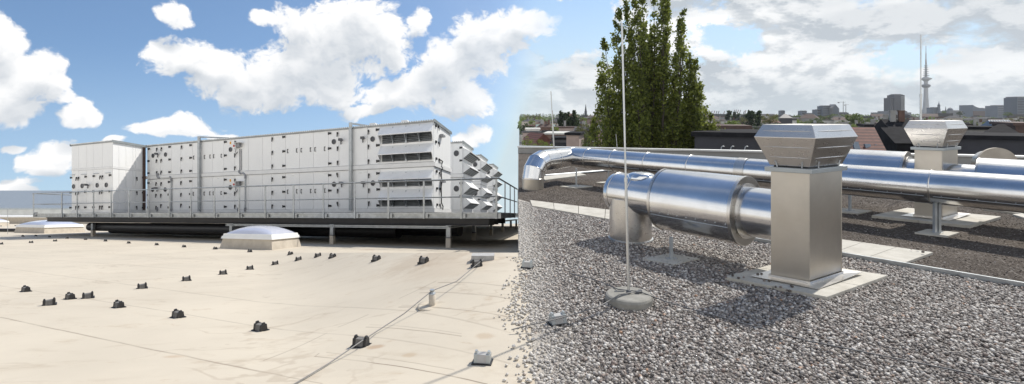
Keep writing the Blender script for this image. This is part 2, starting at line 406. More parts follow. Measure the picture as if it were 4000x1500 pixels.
def seg_nodes(n, X, Y, a, b, w):
    ax, ay = a; dx, dy = b[0]-a[0], b[1]-a[1]; L2 = dx*dx+dy*dy
    px = n.m('SUBTRACT', X, ax); py = n.m('SUBTRACT', Y, ay)
    h = n.m('MULTIPLY', n.m('ADD', n.m('MULTIPLY', px, dx), n.m('MULTIPLY', py, dy)), 1/L2, clamp=True)
    ex = n.m('SUBTRACT', px, n.m('MULTIPLY', h, dx)); ey = n.m('SUBTRACT', py, n.m('MULTIPLY', h, dy))
    d = n.m('SQRT', n.m('ADD', n.m('MULTIPLY', ex, ex), n.m('MULTIPLY', ey, ey)))
    return n.ss(d, w*1.4, w*0.3)
SEAMS = [((0,1239),(605,1368),.012,.5),((605,1368),(1097,1466),.012,.55),((0,1116),(572,1203),.012,.38),((572,1203),(1100,1287),.012,.38),
  ((0,1045),(1100,1186),.016,.32),((0,1001),(1100,1072),.02,.3),((0,968),(1100,1025),.025,.22),((1030,1408),(1276,1301),.008,.45),((1323,1277),(1437,1229),.010,.4),
  ((1562,1165),(1700,1099),.012,.35),((1229,1393),(1902,1499),.007,.75),((1276,1378),(1774,1445),.006,.4),((1229,1393),(1245,1381),.006,.5),((1431,1277),(1801,1314),.008,.6),
  ((1445,1268),(1801,1304),.006,.35),((1558,1200),(1996,1239),.009,.6),((1570,1193),(1800,1210),.008,.3),((1640,1144),(1996,1168),.010,.5),((1713,1104),(1996,1122),.012,.5),
  ((1000,1449),(1256,1499),.007,.4),((1100,1287),(1990,1420),.010,.25),((1100,1186),(1990,1300),.012,.25)]
def f_mem(n, b):
    p = geop(n); X, Y, Z = n.sep(p)
    k = n.noise(p, 0.6, 6, 0.6); k2 = n.noise(n.v('MULTIPLY', p, (1, 2.2, 1)), 1.7, 7, 0.66, 0.6); k3 = n.noise(p, 90, 3)
    c = n.mix(n.ss(k, 0.3, 0.7), (0.515, 0.46, 0.375), (0.575, 0.515, 0.42))
    c = n.mix(n.m('MULTIPLY', n.ss(k2, 0.52, 0.80), 0.50), c, (0.36, 0.29, 0.21))
    st = n.m('MULTIPLY', n.ss(n.noise(n.v('MULTIPLY', p, (0.7, 1.6, 1)), 3.1, 8, 0.7, 1.2), 0.57, 0.72), 0.5)
    c = n.mix(st, c, (0.40, 0.30, 0.20))
    # faint weld lines of the roofing sheets
    acc = None
    wob = n.m('MULTIPLY', n.m('SUBTRACT', n.noise(p, 1.5, 3), 0.5), 0.05)
    Yw = n.m('ADD', Y, wob)
    for (a, e, w, s_) in SEAMS:
        A = GL(*a); E = GL(*e)
        q = n.m('MULTIPLY', seg_nodes(n, X, Yw, A[:2], E[:2], w), s_)
        acc = q if acc is None else n.m('MAXIMUM', acc, q)
    brk = n.ss(n.noise(p, 2.3, 4), 0.25, 0.6, 0.35, 1.0)
    c = n.mix(n.m('MULTIPLY', acc, brk), c, (0.17, 0.13, 0.095))
    k4 = n.noise(n.v('MULTIPLY', p, (1, 1.5, 1)), 0.55, 5, 0.55, 0.4)
    ring = n.m('MULTIPLY', n.ss(n.m('ABSOLUTE', n.m('SUBTRACT', k4, 0.52)), 0.013, 0.002), n.ss(n.noise(p, 0.8, 3), 0.42, 0.6))
    c = n.mix(n.m('MULTIPLY', ring, 0.32), c, (0.30, 0.235, 0.17))
    c = n.mix(n.m('MULTIPLY', n.ss(k4, 0.52, 0.56), 0.05), c, (0.42, 0.37, 0.30))
    # rust and dirt below the plant platform
    for (x, y, rx, ry, col, amt) in ((1440,976,.35,.12,(0.26,0.10,0.04),.8),(1690,1005,1.0,.6,(0.36,0.28,0.20),.4),(1760,1040,.8,.6,(0.42,0.33,0.24),.3),
                                     (1470,1355,.09,.06,(0.38,0.27,0.18),.7),(1600,1387,.07,.05,(0.40,0.30,0.2),.5),(1890,1313,.1,.07,(0.40,0.30,0.2),.5),(668,1393,.12,.06,(0.42,0.30,0.2),.5)):
        A = GL(x, y); q = n.v('LENGTH', n.v('MULTIPLY', n.v('SUBTRACT', p, tuple(A)), (1/rx, 1/ry, 0)))
        q = n.m('ADD', q, n.m('MULTIPLY', n.m('SUBTRACT', n.noise(p, 4, 5, 0.7), 0.5), 1.6))
        c = n.mix(n.m('MULTIPLY', n.ss(q, 1.0, 0.3), amt), c, col)
    n.put(b.inputs['Base Color'], c); b.inputs['Roughness'].default_value = 0.75; b.inputs['Specular IOR Level'].default_value = 0.3
    bump(n, b, n.m('ADD', n.m('MULTIPLY', k3, 0.15), n.noise(p, 2.5, 4)), 0.25, 0.02)
M['membrane'] = mat('beige_roof_membrane', f_mem)
def build_left_roof():
    m = MB()
    # even plane
    vs = []
    us = np.linspace(-1.6, -0.5, 12)
    Ys = [1.0, 2, 3.13, 5, 8, 12, 20, 35, 62]
    for Y in Ys:
        for u in us: vs.append((u*Y, Y, zleft(u*Y, Y)))
    k = len(us); m.add(vs, [(i*k+j, i*k+j+1, (i+1)*k+j+1, (i+1)*k+j) for i in range(len(Ys)-1) for j in range(k-1)], True)
    # warped part that rises to the gravel deck (near), ends before the plant platform
    us2 = np.linspace(-0.5, 0.075, 70); vs = []; nr = 40
    for j, u in enumerate(us2):
        hh, s = leftpars(u); Yend = hh/((987-445)/F - s)
        for i in range(nr):
            Y = 1.0 + (Yend-1.0)*i/(nr-1); vs.append((u*Y, Y, EYE-hh-s*Y))
    kk = nr; m.add(vs, [(j*kk+i, (j+1)*kk+i, (j+1)*kk+i+1, j*kk+i+1) for j in range(len(us2)-1) for i in range(kk-1)], True)
    # low part that runs on under the platform
    us3 = np.linspace(-0.5, 0.10, 12)
    vs = []; Ys = [3.6, 6, 9, 12.2, 14.1, 18, 25, 40, 62]
    for Y in Ys:
        for u in us3: vs.append((u*Y, Y, zleft(u*Y, Y) - (0.03 if Y < 12 else 0.004 if Y < 14 else 0)))
    k = len(us3); m.add(vs, [(i*k+j, i*k+j+1, (i+1)*k+j+1, (i+1)*k+j) for i in range(len(Ys)-1) for j in range(k-1)], True)
    o = m.build('roof_membrane', M['membrane'], kind='structure')
    return o
build_left_roof()
EDGE = 0.0125     # left edge of the gravel deck: X = EDGE * Y
# edging line between pebbles and dark growing medium
E0 = G(2085, 795)[:2]; E1 = G(4000, 1125)[:2]; ED = (E1-E0)/np.linalg.norm(E1-E0); EN = np.array((-ED[1], ED[0]))
if EN[1] < 0: EN = -EN
def f_gravelbase(n, b):
    p = geop(n); v = n.new('ShaderNodeTexVoronoi'); n.put(v.inputs['Vector'], p); v.inputs['Scale'].default_value = 45
    c = n.mix(n.m('MULTIPLY', n.sep(v.outputs['Color'])[0], 0.9), (0.05, 0.043, 0.04), (0.20, 0.175, 0.155))
    haze_fade = n.ss(n.sep(p)[0], 0.7, 0.0); c = n.mix(n.m('MULTIPLY', haze_fade, 0.8), c, (0.50, 0.46, 0.40))  # pale haze-like fade painted into the bed colour towards the roof join
    n.put(b.inputs['Base Color'], c); b.inputs['Roughness'].default_value = 0.8; bump(n, b, v.outputs['Distance'], 0.6, 0.02)
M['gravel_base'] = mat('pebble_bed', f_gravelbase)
def f_soil(n, b):
    p = geop(n); v = n.new('ShaderNodeTexVoronoi'); n.put(v.inputs['Vector'], p); v.inputs['Scale'].default_value = 60
    k = n.noise(p, 0.9, 6, 0.6); k2 = n.noise(p, 25, 5, 0.7)
    c = n.mix(n.ss(k, 0.3, 0.7), (0.075, 0.062, 0.052), (0.125, 0.105, 0.088))
    c = n.mix(n.ss(n.sep(v.outputs['Color'])[0], 0.80, 0.95), c, (0.26, 0.235, 0.21))
    c = n.mix(n.m('MULTIPLY', n.ss(k2, 0.45, 0.7), 0.6), c, (0.05, 0.04, 0.035))
    n.put(b.inputs['Base Color'], c); b.inputs['Roughness'].default_value = 0.95; b.inputs['Specular IOR Level'].default_value = 0.2
    bump(n, b, n.m('ADD', k2, v.outputs['Distance']), 0.7, 0.03)
M['soil'] = mat('dark_growing_medium', f_soil)
PAR0 = np.array((-1.1, 21.9)); PARD = np.array((0.954, -0.298)); 
def build_right_roof():
    m = MB()     # dark growing medium behind the edging
    a = E0 - ED*0.6; bpt = E1 + ED*3.2
    farL = PAR0 + PARD*1.45; farR = PAR0 + PARD*30
    lx = lambda Y: EDGE*Y
    poly = [(lx(9.9), 9.9), (E0[0]+0.0, E0[1]), tuple(bpt), (22, 2.0), tuple(farR), tuple(farL)]
    NX, NY = 60, 40
    m.add([(x, y, 0.0) for x, y in poly], [tuple(range(len(poly)))])
    m.build('growing_medium', M['soil'], kind='structure')
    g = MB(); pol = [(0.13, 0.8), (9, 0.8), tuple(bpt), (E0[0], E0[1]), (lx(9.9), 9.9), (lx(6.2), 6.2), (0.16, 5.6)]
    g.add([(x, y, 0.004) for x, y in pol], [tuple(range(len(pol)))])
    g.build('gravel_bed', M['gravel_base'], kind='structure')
    # body of the building below the deck
    s = MB(); q = [(lx(6.0), 6.0), (22, 2.0), (farR[0]+.3, farR[1]+0.3), (farL[0]-.02, farL[1]+0.3)]
    s.prism(q, lambda x, y: (x, y, -19), lambda x, y: (x, y, -0.012))
    s.build('roof_slab', M['concrete'], kind='structure')
build_right_roof()

# ------------------------------------------------------------------ pebbles
ico_v = []; t_ = (1+sqrt(5))/2
for a_, b_ in ((-1, t_), (1, t_), (-1, -t_), (1, -t_)): ico_v.append((a_, b_, 0))
for a_, b_ in ((-1, t_), (1, t_), (-1, -t_), (1, -t_)): ico_v.append((0, a_, b_))
for a_, b_ in ((t_, -1), (t_, 1), (-t_, -1), (-t_, 1)): ico_v.append((a_, 0, b_))
ico_v = np.array(ico_v); ico_v /= np.linalg.norm(ico_v[0])
ico_f = np.array([(0,11,5),(0,5,1),(0,1,7),(0,7,10),(0,10,11),(1,5,9),(5,11,4),(11,10,2),(10,7,6),(7,1,8),(3,9,4),(3,4,2),(3,2,6),(3,6,8),(3,8,9),(4,9,5),(2,4,11),(6,2,10),(8,6,7),(9,8,1)])
def fast_mesh(name, V, Fc, mat_, smooth, kind=None):
    me = bpy.data.meshes.new(name); nv, nf = len(V), len(Fc); k = Fc.shape[1]
    me.vertices.add(nv); me.vertices.foreach_set('co', V.astype(np.float32).ravel())
    me.loops.add(nf*k); me.loops.foreach_set('vertex_index', Fc.astype(np.int32).ravel())
    me.polygons.add(nf); me.polygons.foreach_set('loop_start', np.arange(0, nf*k, k, dtype=np.int32))
    me.polygons.foreach_set('use_smooth', np.full(nf, smooth)); me.materials.append(mat_); me.update(calc_edges=True); me.validate()
    o = bpy.data.objects.new(name, me); COL.objects.link(o)
    if kind: o['kind'] = kind
    return o
def stones(name, XY, rmin, rmax, mat_, z0=0.0, flat=(0.45, 0.75), kind='stuff'):
    n = len(XY); rng = np.random
    L = rmin+(rmax-rmin)*rng.uniform(0, 1, n)**1.5; W = L*rng.uniform(0.6, 0.95, n); H = L*rng.uniform(flat[0], flat[1], n)
    jit = 1 + rng.uniform(-0.13, 0.13, (n, 12, 1))
    V = ico_v[None]*jit*np.stack((L, W, H), 1)[:, None, :]
    a = rng.uniform(0, 2*pi, n); tl = rng.normal(0, 0.35, n)
    ct, st = np.cos(tl)[:, None], np.sin(tl)[:, None]; x, y, z = V[..., 0], V[..., 1], V[..., 2]
    x, z = x*ct - z*st, x*st + z*ct
    ca, sa = np.cos(a)[:, None], np.sin(a)[:, None]
    x, y = x*ca - y*sa, x*sa + y*ca
    V = np.stack((x + XY[:, 0:1], y + XY[:, 1:2], z + z0 + (H*rng.uniform(0.2, 1.15, n))[:, None]), -1)
    Fc = (ico_f[None] + (np.arange(n)*12)[:, None, None]).reshape(-1, 3)
    return fast_mesh(name, V.reshape(-1, 3), Fc, mat_, True, kind)
def f_pebble(n, b):
    r = island(n)
    c = n.ramp(r, [(0.0, (0.06, 0.053, 0.05)), (0.14, (0.11, 0.096, 0.088)), (0.34, (0.20, 0.176, 0.16)), (0.52, (0.29, 0.262, 0.238)), (0.62, (0.20, 0.142, 0.118)), (0.72, (0.36, 0.33, 0.30)), (0.88, (0.58, 0.55, 0.51)), (0.985, (0.66, 0.63, 0.59)), (1.0, (0.36, 0.17, 0.07))])
    p = geop(n); k = n.noise(p, 120, 3); c = n.mix(n.m('MULTIPLY', k, 0.35), c, (0.24, 0.225, 0.21))
    # haze-like pale fade painted into the colour where pebbles thin out on the membrane
    X, Y, Z = n.sep(p); haze_fade = n.m('ADD', n.ss(X, 0.62, -0.10), n.m('MULTIPLY', n.m('SUBTRACT', n.noise(p, 2.2, 5, 0.65), 0.5), 0.7), clamp=True)
    n.put(b.inputs['Base Color'], n.mix(n.m('MULTIPLY', haze_fade, 0.75), c, (0.62, 0.585, 0.53)))
    b.inputs['Roughness'].default_value = 0.55; b.inputs['Specular IOR Level'].default_value = 0.4
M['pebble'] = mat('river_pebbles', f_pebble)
def scatter():
    rng = np.random; out = []
    n = 260000
    X = rng.uniform(-0.6, 7.0, n); Y = rng.uniform(2.2, 10.0, n)
    side = (X-E0[0])*EN[0] + (Y-E0[1])*EN[1]
    rag = 0.10*np.sin(Y*3.1) + 0.06*np.sin(Y*7.7+1) + 0.0
    left = X - (EDGE*Y + 0.005) 
    keep = (side < -0.03) & (X < 1.12*Y+0.3)
    pl = np.clip(0.55 + (left+rag*0.6)/0.42, 0, 1)**2.6
    pl = np.where(Y > 5.9, (left > 0).astype(float), pl)
    keep &= rng.uniform(0, 1, n) < pl*0.92
    XY = np.stack((X, Y), 1)[keep]
    dens = rng.uniform(0, 1, len(XY)); XY = XY[dens < 0.95]
    zf = np.zeros(len(XY))
    for i_, (x_, y_) in enumerate(XY):
        if x_ < 0.005*y_: h_, s_ = leftpars(x_/y_); zf[i_] = EYE-h_-s_*y_
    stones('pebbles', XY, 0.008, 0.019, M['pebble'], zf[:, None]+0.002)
    n = 60000
    X = rng.uniform(0, 9.5, n); Y = rng.uniform(3.6, 13, n)
    side = (X-E0[0])*EN[0] + (Y-E0[1])*EN[1]
    keep = (side > 0.02) & (X < 1.1*Y) & (X > EDGE*Y+0.02)
    XY = np.stack((X, Y), 1)[keep]
    stones('loose_chippings', XY[rng.uniform(0, 1, len(XY)) < 0.5*np.exp(-0.0*XY[:, 1])], 0.004, 0.011, M['pebble_dark'], 0.0)
def f_pd(n, b):
    r = island(n)
    n.put(b.inputs['Base Color'], n.ramp(r, [(0, (0.05, 0.042, 0.036)), (0.6, (0.11, 0.09, 0.075)), (0.86, (0.17, 0.14, 0.12)), (0.96, (0.36, 0.33, 0.3)), (1, (0.5, 0.47, 0.43))])); b.inputs['Roughness'].default_value = 0.85
M['pebble_dark'] = mat('dark_chippings', f_pd)
scatter()
# ------------------------------------------------------------------ plant platform frame of reference
e1 = np.array((-0.9125, 0.409, -SL*0.409)); e2 = np.array((0.0946, 0.9955, -SL*0.9955)); e3 = np.array((0, 0, 1.0))
P0 = np.array((-0.1525*18.6, 18.6, zleft(0, 18.6)))
def A(a, b, c): return tuple(P0 + a*e1 + b*e2 + c*e3)
def front(x, y, b=0.0):
    """photo pixel -> (a, c) on the plane b = const facing the camera"""
    u = (x-2000)/F; o = P0 + b*e2
    a = (o[0] - u*o[1]) / (u*e1[1] - e1[0]); Y = o[1] + a*e1[1]
    return a, HL + (840-y)/F*Y
def side(x, y, a):
    u = (x-2000)/F; o = P0 + a*e1
    b = (o[0] - u*o[1]) / (u*e2[1] - e2[0]); Y = o[1] + b*e2[1]
    return b, HL + (840-y)/F*Y
z1 = lambda X, Y: (250+0.3934*X, 520+0.3934*Y)
z3 = lambda X, Y: (750+0.4348*X, 480+0.4348*Y)
z4 = lambda X, Y: (1300+0.4762*X, 440+0.4762*Y)
CTOP = front(1695, 471)[1]; CBOT = front(1695, 819)[1]; CB0 = front(1200, 673)[1]; CB1 = front(1200, 655.5)[1]
ALEN = front(575, 700)[0]

class Unit:
    """helper that hangs fittings on an upright face: face coordinates (s along, c up, o outwards)"""
    def __init__(s, root, fn): s.r = root; s.fn = fn
    def box(s, name, m, s0, s1, c0, c1, o0, o1, parent=None, top=None):
        return MB().box(s0, s1, c0, c1, o0, o1, s.fn, top).build(name, m, parent or s.r)
    def handle(s, sx, c, tilt=0.0):
        k = 0.055; m = MB(); f = s.fn
        m.box(sx-0.028, sx+0.028, c+0.005, c+k+0.03, 0.0, 0.05, f)
        d = tilt
        m.add([f(*q) for q in [(sx-0.02, c+0.02, .03), (sx+0.02, c+0.02, .03), (sx+0.02+d, c-0.10, .045), (sx-0.02+d, c-0.10, .045),
                               (sx-0.02, c+0.02, .062), (sx+0.02, c+0.02, .062), (sx+0.02+d, c-0.10, .062), (sx-0.02+d, c-0.10, .062)]],
              [(0,3,2,1),(4,5,6,7),(0,1,5,4),(1,2,6,5),(2,3,7,6),(3,0,4,7)])
        return m.build('handle', M['black'], s.r)
    def hinge(s, sx, c, d=1):
        m = MB(); m.box(sx-0.085, sx+0.03, c-0.035, c+0.035, 0.0, 0.045, s.fn); m.box(sx+0.03, sx+0.075, c-0.05, c+0.05, 0.0, 0.03, s.fn)
        return m.build('hinge', M['black'], s.r)
    def grip(s, sx, c):
        m = MB(); m.box(sx-0.025, sx+0.035, c+0.06, c+0.085, 0, 0.03, s.fn); m.box(sx-0.025, sx+0.035, c-0.085, c-0.06, 0, 0.03, s.fn); m.box(sx+0.015, sx+0.035, c-0.06, c+0.06, 0.012, 0.03, s.fn)
        return m.build('grip', M['black'], s.r)
    def porthole(s, sx, c, r=0.105):
        f = s.fn; ring = MB(); sg = 20
        def circ(rr, o): return [f(sx+rr*cos(2*pi*j/sg), c+rr*sin(2*pi*j/sg), o) for j in range(sg)]
        ra, rb, rc, rd = circ(r, 0.0), circ(r, 0.03), circ(r*0.80, 0.03), circ(r*0.80, 0.012)
        ring.add(ra+rb+rc+rd, [(i*sg+j, i*sg+(j+1) % sg, (i+1)*sg+(j+1) % sg, (i+1)*sg+j) for i in range(3) for j in range(sg)], False)
        o = ring.build('porthole', M['darkgrey'], s.r)
        MB().add(circ(r*0.80, 0.012), [tuple(range(sg))]).build('pane', M['glassdark'], o)
        return o
    def lamp(s, sx, c, k=1.0):
        f = s.fn; m = MB(); m.box(sx-0.02, sx+0.02, c-0.03, c+0.03, 0, 0.12, f); m.box(sx-0.12*k, sx+0.05*k, c-0.03, c+0.06, 0.10, 0.24, f, (0.012, 0.0))
        m.box(sx+0.00, sx+0.03, c-0.15, c-0.03, 0.02, 0.05, f)
        return m.build('sensor', M['darkgrey'], s.r)
    def plate(s, name, m, sx, c, w, h): return s.box(name, m, sx-w/2, sx+w/2, c-h/2, c+h/2, 0.0, 0.008)

def corrugated(m, a0, a1, b0, b1, c, period=0.105, h=0.045):
    a = a0
    while a < a1 - period*0.5:
        pr = [(a, c), (a+period*0.22, c+h), (a+period*0.55, c+h), (a+period*0.77, c), (min(a+period, a1), c)]
        for (p, q) in zip(pr[:-1], pr[1:]):
            m.add([A(p[0], b0, p[1]), A(q[0], b0, q[1]), A(q[0], b1, q[1]), A(p[0], b1, p[1])], [(0, 1, 2, 3)])
            m.add([A(p[0], b0, c-0.012), A(q[0], b0, c-0.012), A(q[0], b0, q[1]), A(p[0], b0, p[1])], [(0, 1, 2, 3)])
        a += period
def casing(root, a0, a1, b0, b1, seams_front, seams_side, fn_front, fn_side, ctop=None, belts=True, levels=None):
    """two storeys of insulated panels with fine joints; seams are positions along each face"""
    ctop = ctop or CTOP
    g = 0.006
    core = MB().box(a0+0.03, a1-0.03, b0+0.03, b1-0.03, CBOT+0.02, ctop-0.03, A); core.build('core', M['panel_gap'], root)
    m = MB()
    lev = [(CBOT+0.05, CB0-0.0), (CB1, ctop-0.045)] if belts else [(CBOT+0.05, ctop-0.045)]
    if levels: lev = levels
    for (c0, c1) in lev:
        s_ = [a0] + sorted(seams_front) + [a1]
        for p, q in zip(s_[:-1], s_[1:]):
            m.box(p+g, q-g, b0, b0+0.035, c0+g, c1-g, A)
            m.box(p+g, q-g, b1-0.035, b1, c0+g, c1-g, A)
        s_ = [b0] + sorted(seams_side) + [b1]
        for p, q in zip(s_[:-1], s_[1:]):
            m.box(a0, a0+0.035, p+g, q-g, c0+g, c1-g, A); m.box(a1-0.035, a1, p+g, q-g, c0+g, c1-g, A)
    m.build('casing', M['panel'], root)
def unit_trim(root, a0, a1, b0, b1, ctop, belt=True, cor=True):
    t = MB()
    if belt:
        d = 0.055; c0, c1 = CB0, CB1
        for (x0, x1, y0, y1) in ((a0-d, a1+d, b0-d, b0+0.0), (a0-d, a1+d, b1, b1+d), (a0-d, a0, b0, b1), (a1, a1+d, b0, b1)):
            t.box(x0, x1, y0, y1, c0+0.015, c1-0.015, A)
        t.build('belt_rail', M['panel_trim'], root)
    k = MB()
    for (x0, x1, y0, y1) in ((a0-.03, a1+.03, b0-.03, b0+0.02), (a0-.03, a1+.03, b1-.02, b1+.03), (a0-.03, a0+.02, b0+.02, b1-.02), (a1-.02, a1+.03, b0+.02, b1-.02)):
        k.box(x0, x1, y0, y1, CBOT-0.09, CBOT+0.045, A)
    k.build('base_frame', M['panel_trim'], root)
    r = MB(); r.box(a0-0.03, a1+0.03, b0-0.03, b1+0.03, ctop-0.045, ctop-0.014, A)
    corrugated(r, a0-0.04, a1+0.04, b0-0.06, b1+0.06, ctop)
    r.build('roof_sheet', M['roofsheet'], root)
    for a in (a0-0.055, a1+0.03): MB().box(a, a+0.03, b0-0.07, b1+0.07, ctop-0.06, ctop+0.05, A).build('roof_verge', M['cap'], root)

# ---- front air handling unit
FN = lambda s, c, o: A(s, -o, c)                       # faces looking at the camera, b = 0
ahu = thing('air_handling_unit', A(0, 0, CBOT), 'long white two-storey air handling unit in front, four rain hoods at its right end', 'air handling unit', 'white air handling units on the platform')
fpx = [628, 669, 706, 752, 779, 830, 874, 917, 970, 1026, 1061, 1115, 1170, 1224, 1283, 1324, 1371, 1436, 1484]
B1 = 2.82
casing(ahu, 0, ALEN, 0, B1, [front(x, 700)[0] for x in fpx], [1.4], None, None)
unit_trim(ahu, 0, ALEN, 0, B1, CTOP)
U1 = Unit(ahu, FN)
def each(z, pts, fn):
    for p in pts:
        x, y = z(p[0], p[1]); a, c = front(x, y); fn(a, c, *p[2:])
each(z1, [(845,158),(840,278),(840,398),(1050,137),(1050,262),(1050,387),(1258,120),(1258,245),(1258,375),(840,495),(836,615),(836,738),(1045,485),(1042,610),(1042,738),(1257,477),(1255,605),(1255,735)], U1.hinge)
each(z1, [(925,165),(970,160),(922,278),(968,275),(968,392),(925,395),(1170,143),(1168,258),(1168,380),(918,505),(968,505),(917,620),(966,620),(966,722),(918,740),(1165,495),(1165,612),(1165,718)], U1.handle)
each(z1, [(885,225),(1010,213),(882,562),(1006,560)], U1.porthole)
each(z1, [(935,212),(930,552)], U1.lamp)
each(z1, [(1290,243),(1288,603)], U1.grip)
each(z3, [(300,172),(300,293),(300,414),(825,127),(825,256),(825,386),(1236,95),(1236,230),(1238,365),(300,510),(300,632),(300,753),(825,488),(825,619),(825,750),(1237,470),(1237,608),(1238,745)], U1.hinge)
each(z3, [(390,180),(388,292),(388,408),(723,150),(723,270),(723,392),(1308,103),(1310,232),(1310,360),(388,520),(388,635),(388,752),(723,508),(723,628),(723,750),(1305,468,-.05),(1310,612),(1308,728,-.05)], U1.handle)
each(z3, [(115,306),(165,303),(197,300),(266,296),(113,635),(163,633),(195,633),(265,630),(862,254),(943,248),(984,246),(1067,240),(1108,238),(1194,233),(862,618),(943,615),(984,614),(1069,612),(1109,612),(1196,608)], U1.grip)
each(z3, [(347,240),(345,580),(1275,170),(1277,552)], U1.porthole)
each(z3, [(1342,160),(1347,545)], U1.lamp)
each(z4, [(293,160),(293,282),(294,402),(297,518),(297,640),(297,745)], U1.handle)
each(z4, [(367,140),(369,268),(370,398),(370,498),(372,630),(372,760)], U1.hinge)
each(z4, [(327,217),(330,578)], U1.porthole)
each(z4, [(250,215),(255,580)], U1.lamp)
each(z3, [(346,180),(345,518)], lambda a, c: U1.plate('warning_sign', M['orange'], a, c, 0.085, 0.115))
each(z3, [(345,156),(232,168),(232,500),(375,495),(1150,88),(1203,78),(905,475),(1203,455),(343,637,0.19,0.1)], lambda a, c, w=0.14, h=0.055: U1.plate('label_plate', M['white_plastic'], a, c, w, h))
each(z4, [(222,138),(268,128),(223,494),(265,488)], lambda a, c: U1.plate('label_plate', M['white_plastic'], a, c, 0.15, 0.06))
each(z1, [(885,147),(955,140),(875,485),(1170,122),(1165,470)], lambda a, c: U1.plate('label_plate', M['white_plastic'], a, c, 0.12, 0.05))
def isolator(x, y):
    a, c = front(*z3(x, y))
    o = U1.box('isolator_switch', M['white_plastic'], a-0.075, a+0.075, c-0.10, c+0.10, 0.06, 0.20)
    kn = MB(); f = FN; kn.lathe([(0.001, 0.0), (0.045, 0.0), (0.045, 0.03), (0.03, 0.035)], (0, 0, 0), 14, True, lambda X, Y, Z: f(a+0.015+X, c+Y, 0.20+Z))
    kn.build('knob', M['red'], o)
    U1.box('terminal_box', M['grey'], a-0.27, a-0.09, c-0.06, c+0.12, 0.03, 0.17)
    U1.box('cover_canopy', M['panel_trim'], a-0.42, a+0.02, c+0.125, c+0.14, 0.0, 0.27)
isolator(405, 212); isolator(405, 555)
def pipe(name, pts, r, m, parent=ahu, fn=FN, seg=10): return MB().tube([fn(*p) for p in pts], r, seg).build(name, m, parent)
def fp(z, pts, o): 
    out = []
    for (x, y) in pts: a, c = front(*z(x, y)); out.append((a, c, o))
    return out
pipe('cable', fp(z3, [(405,235),(402,262),(412,280),(420,262)], .08), .012, M['black']); pipe('cable', fp(z3, [(405,575),(402,602),(412,625),(418,600)], .08), .012, M['black'])
pipe('conduit', fp(z3, [(432,235),(432,425)], .03), .016, M['grey']); pipe('conduit', fp(z3, [(446,235),(446,425)], .03), .016, M['grey'])
pipe('conduit', fp(z3, [(430,425),(432,445),(445,455),(468,452),(480,460),(485,478),(485,500)], .06), .042, M['grey'])
pipe('conduit', fp(z3, [(484,500),(484,765)], .05), .026, M['galv']); pipe('conduit', fp(z3, [(484,762),(484,795)], .06), .045, M['grey'])
pipe('conduit', fp(z3, [(428,580),(428,765)], .03), .016, M['grey']); pipe('conduit', fp(z3, [(420,762),(420,795)], .06), .035, M['grey'])
pipe('conduit', fp(z1, [(938,400),(938,428),(948,442),(965,442)], .07), .05, M['grey']); pipe('conduit', fp(z1, [(965,438),(1058,436)], .06), .028, M['panel_trim'])
pipe('conduit', fp(z1, [(1058,434),(1070,440),(1075,478)], .06), .042, M['grey']); pipe('conduit', fp(z1, [(1073,478),(1073,750)], .05), .032, M['galv'])
pipe('conduit', fp(z1, [(1073,750),(1073,776)], .06), .045, M['grey']); pipe('conduit', fp(z1, [(932,735),(932,776)], .06), .04, M['grey'])
def stand_pipe(x, ytop, ybot, xa, ya):
    a, ct = front(x, ytop); _, cb = front(x, ybot)
    o = U1.box('galvanised_post', M['galv'], a-0.065, a+0.065, cb, ct, 0.06, 0.16)
    a2, c2 = front(xa, ya)
    MB().add([A(a+.04, -.12, ct-0.06), A(a2, 1.0, ct+0.0), A(a2, 1.0, ct+0.06), A(a+.04, -.12, ct), A(a-.04, -.12, ct-0.06), A(a2-.08, 1.0, ct+0.0), A(a2-.08, 1.0, ct+0.06), A(a-.04, -.12, ct)],
             [(0,1,2,3),(7,6,5,4),(0,4,5,1),(3,2,6,7),(0,3,7,4),(1,5,6,2)]).build('roof_arm', M['galv'], ahu)
stand_pipe(784, 534, 826, 835, 545); stand_pipe(1374, 481, 822, 1402, 490)
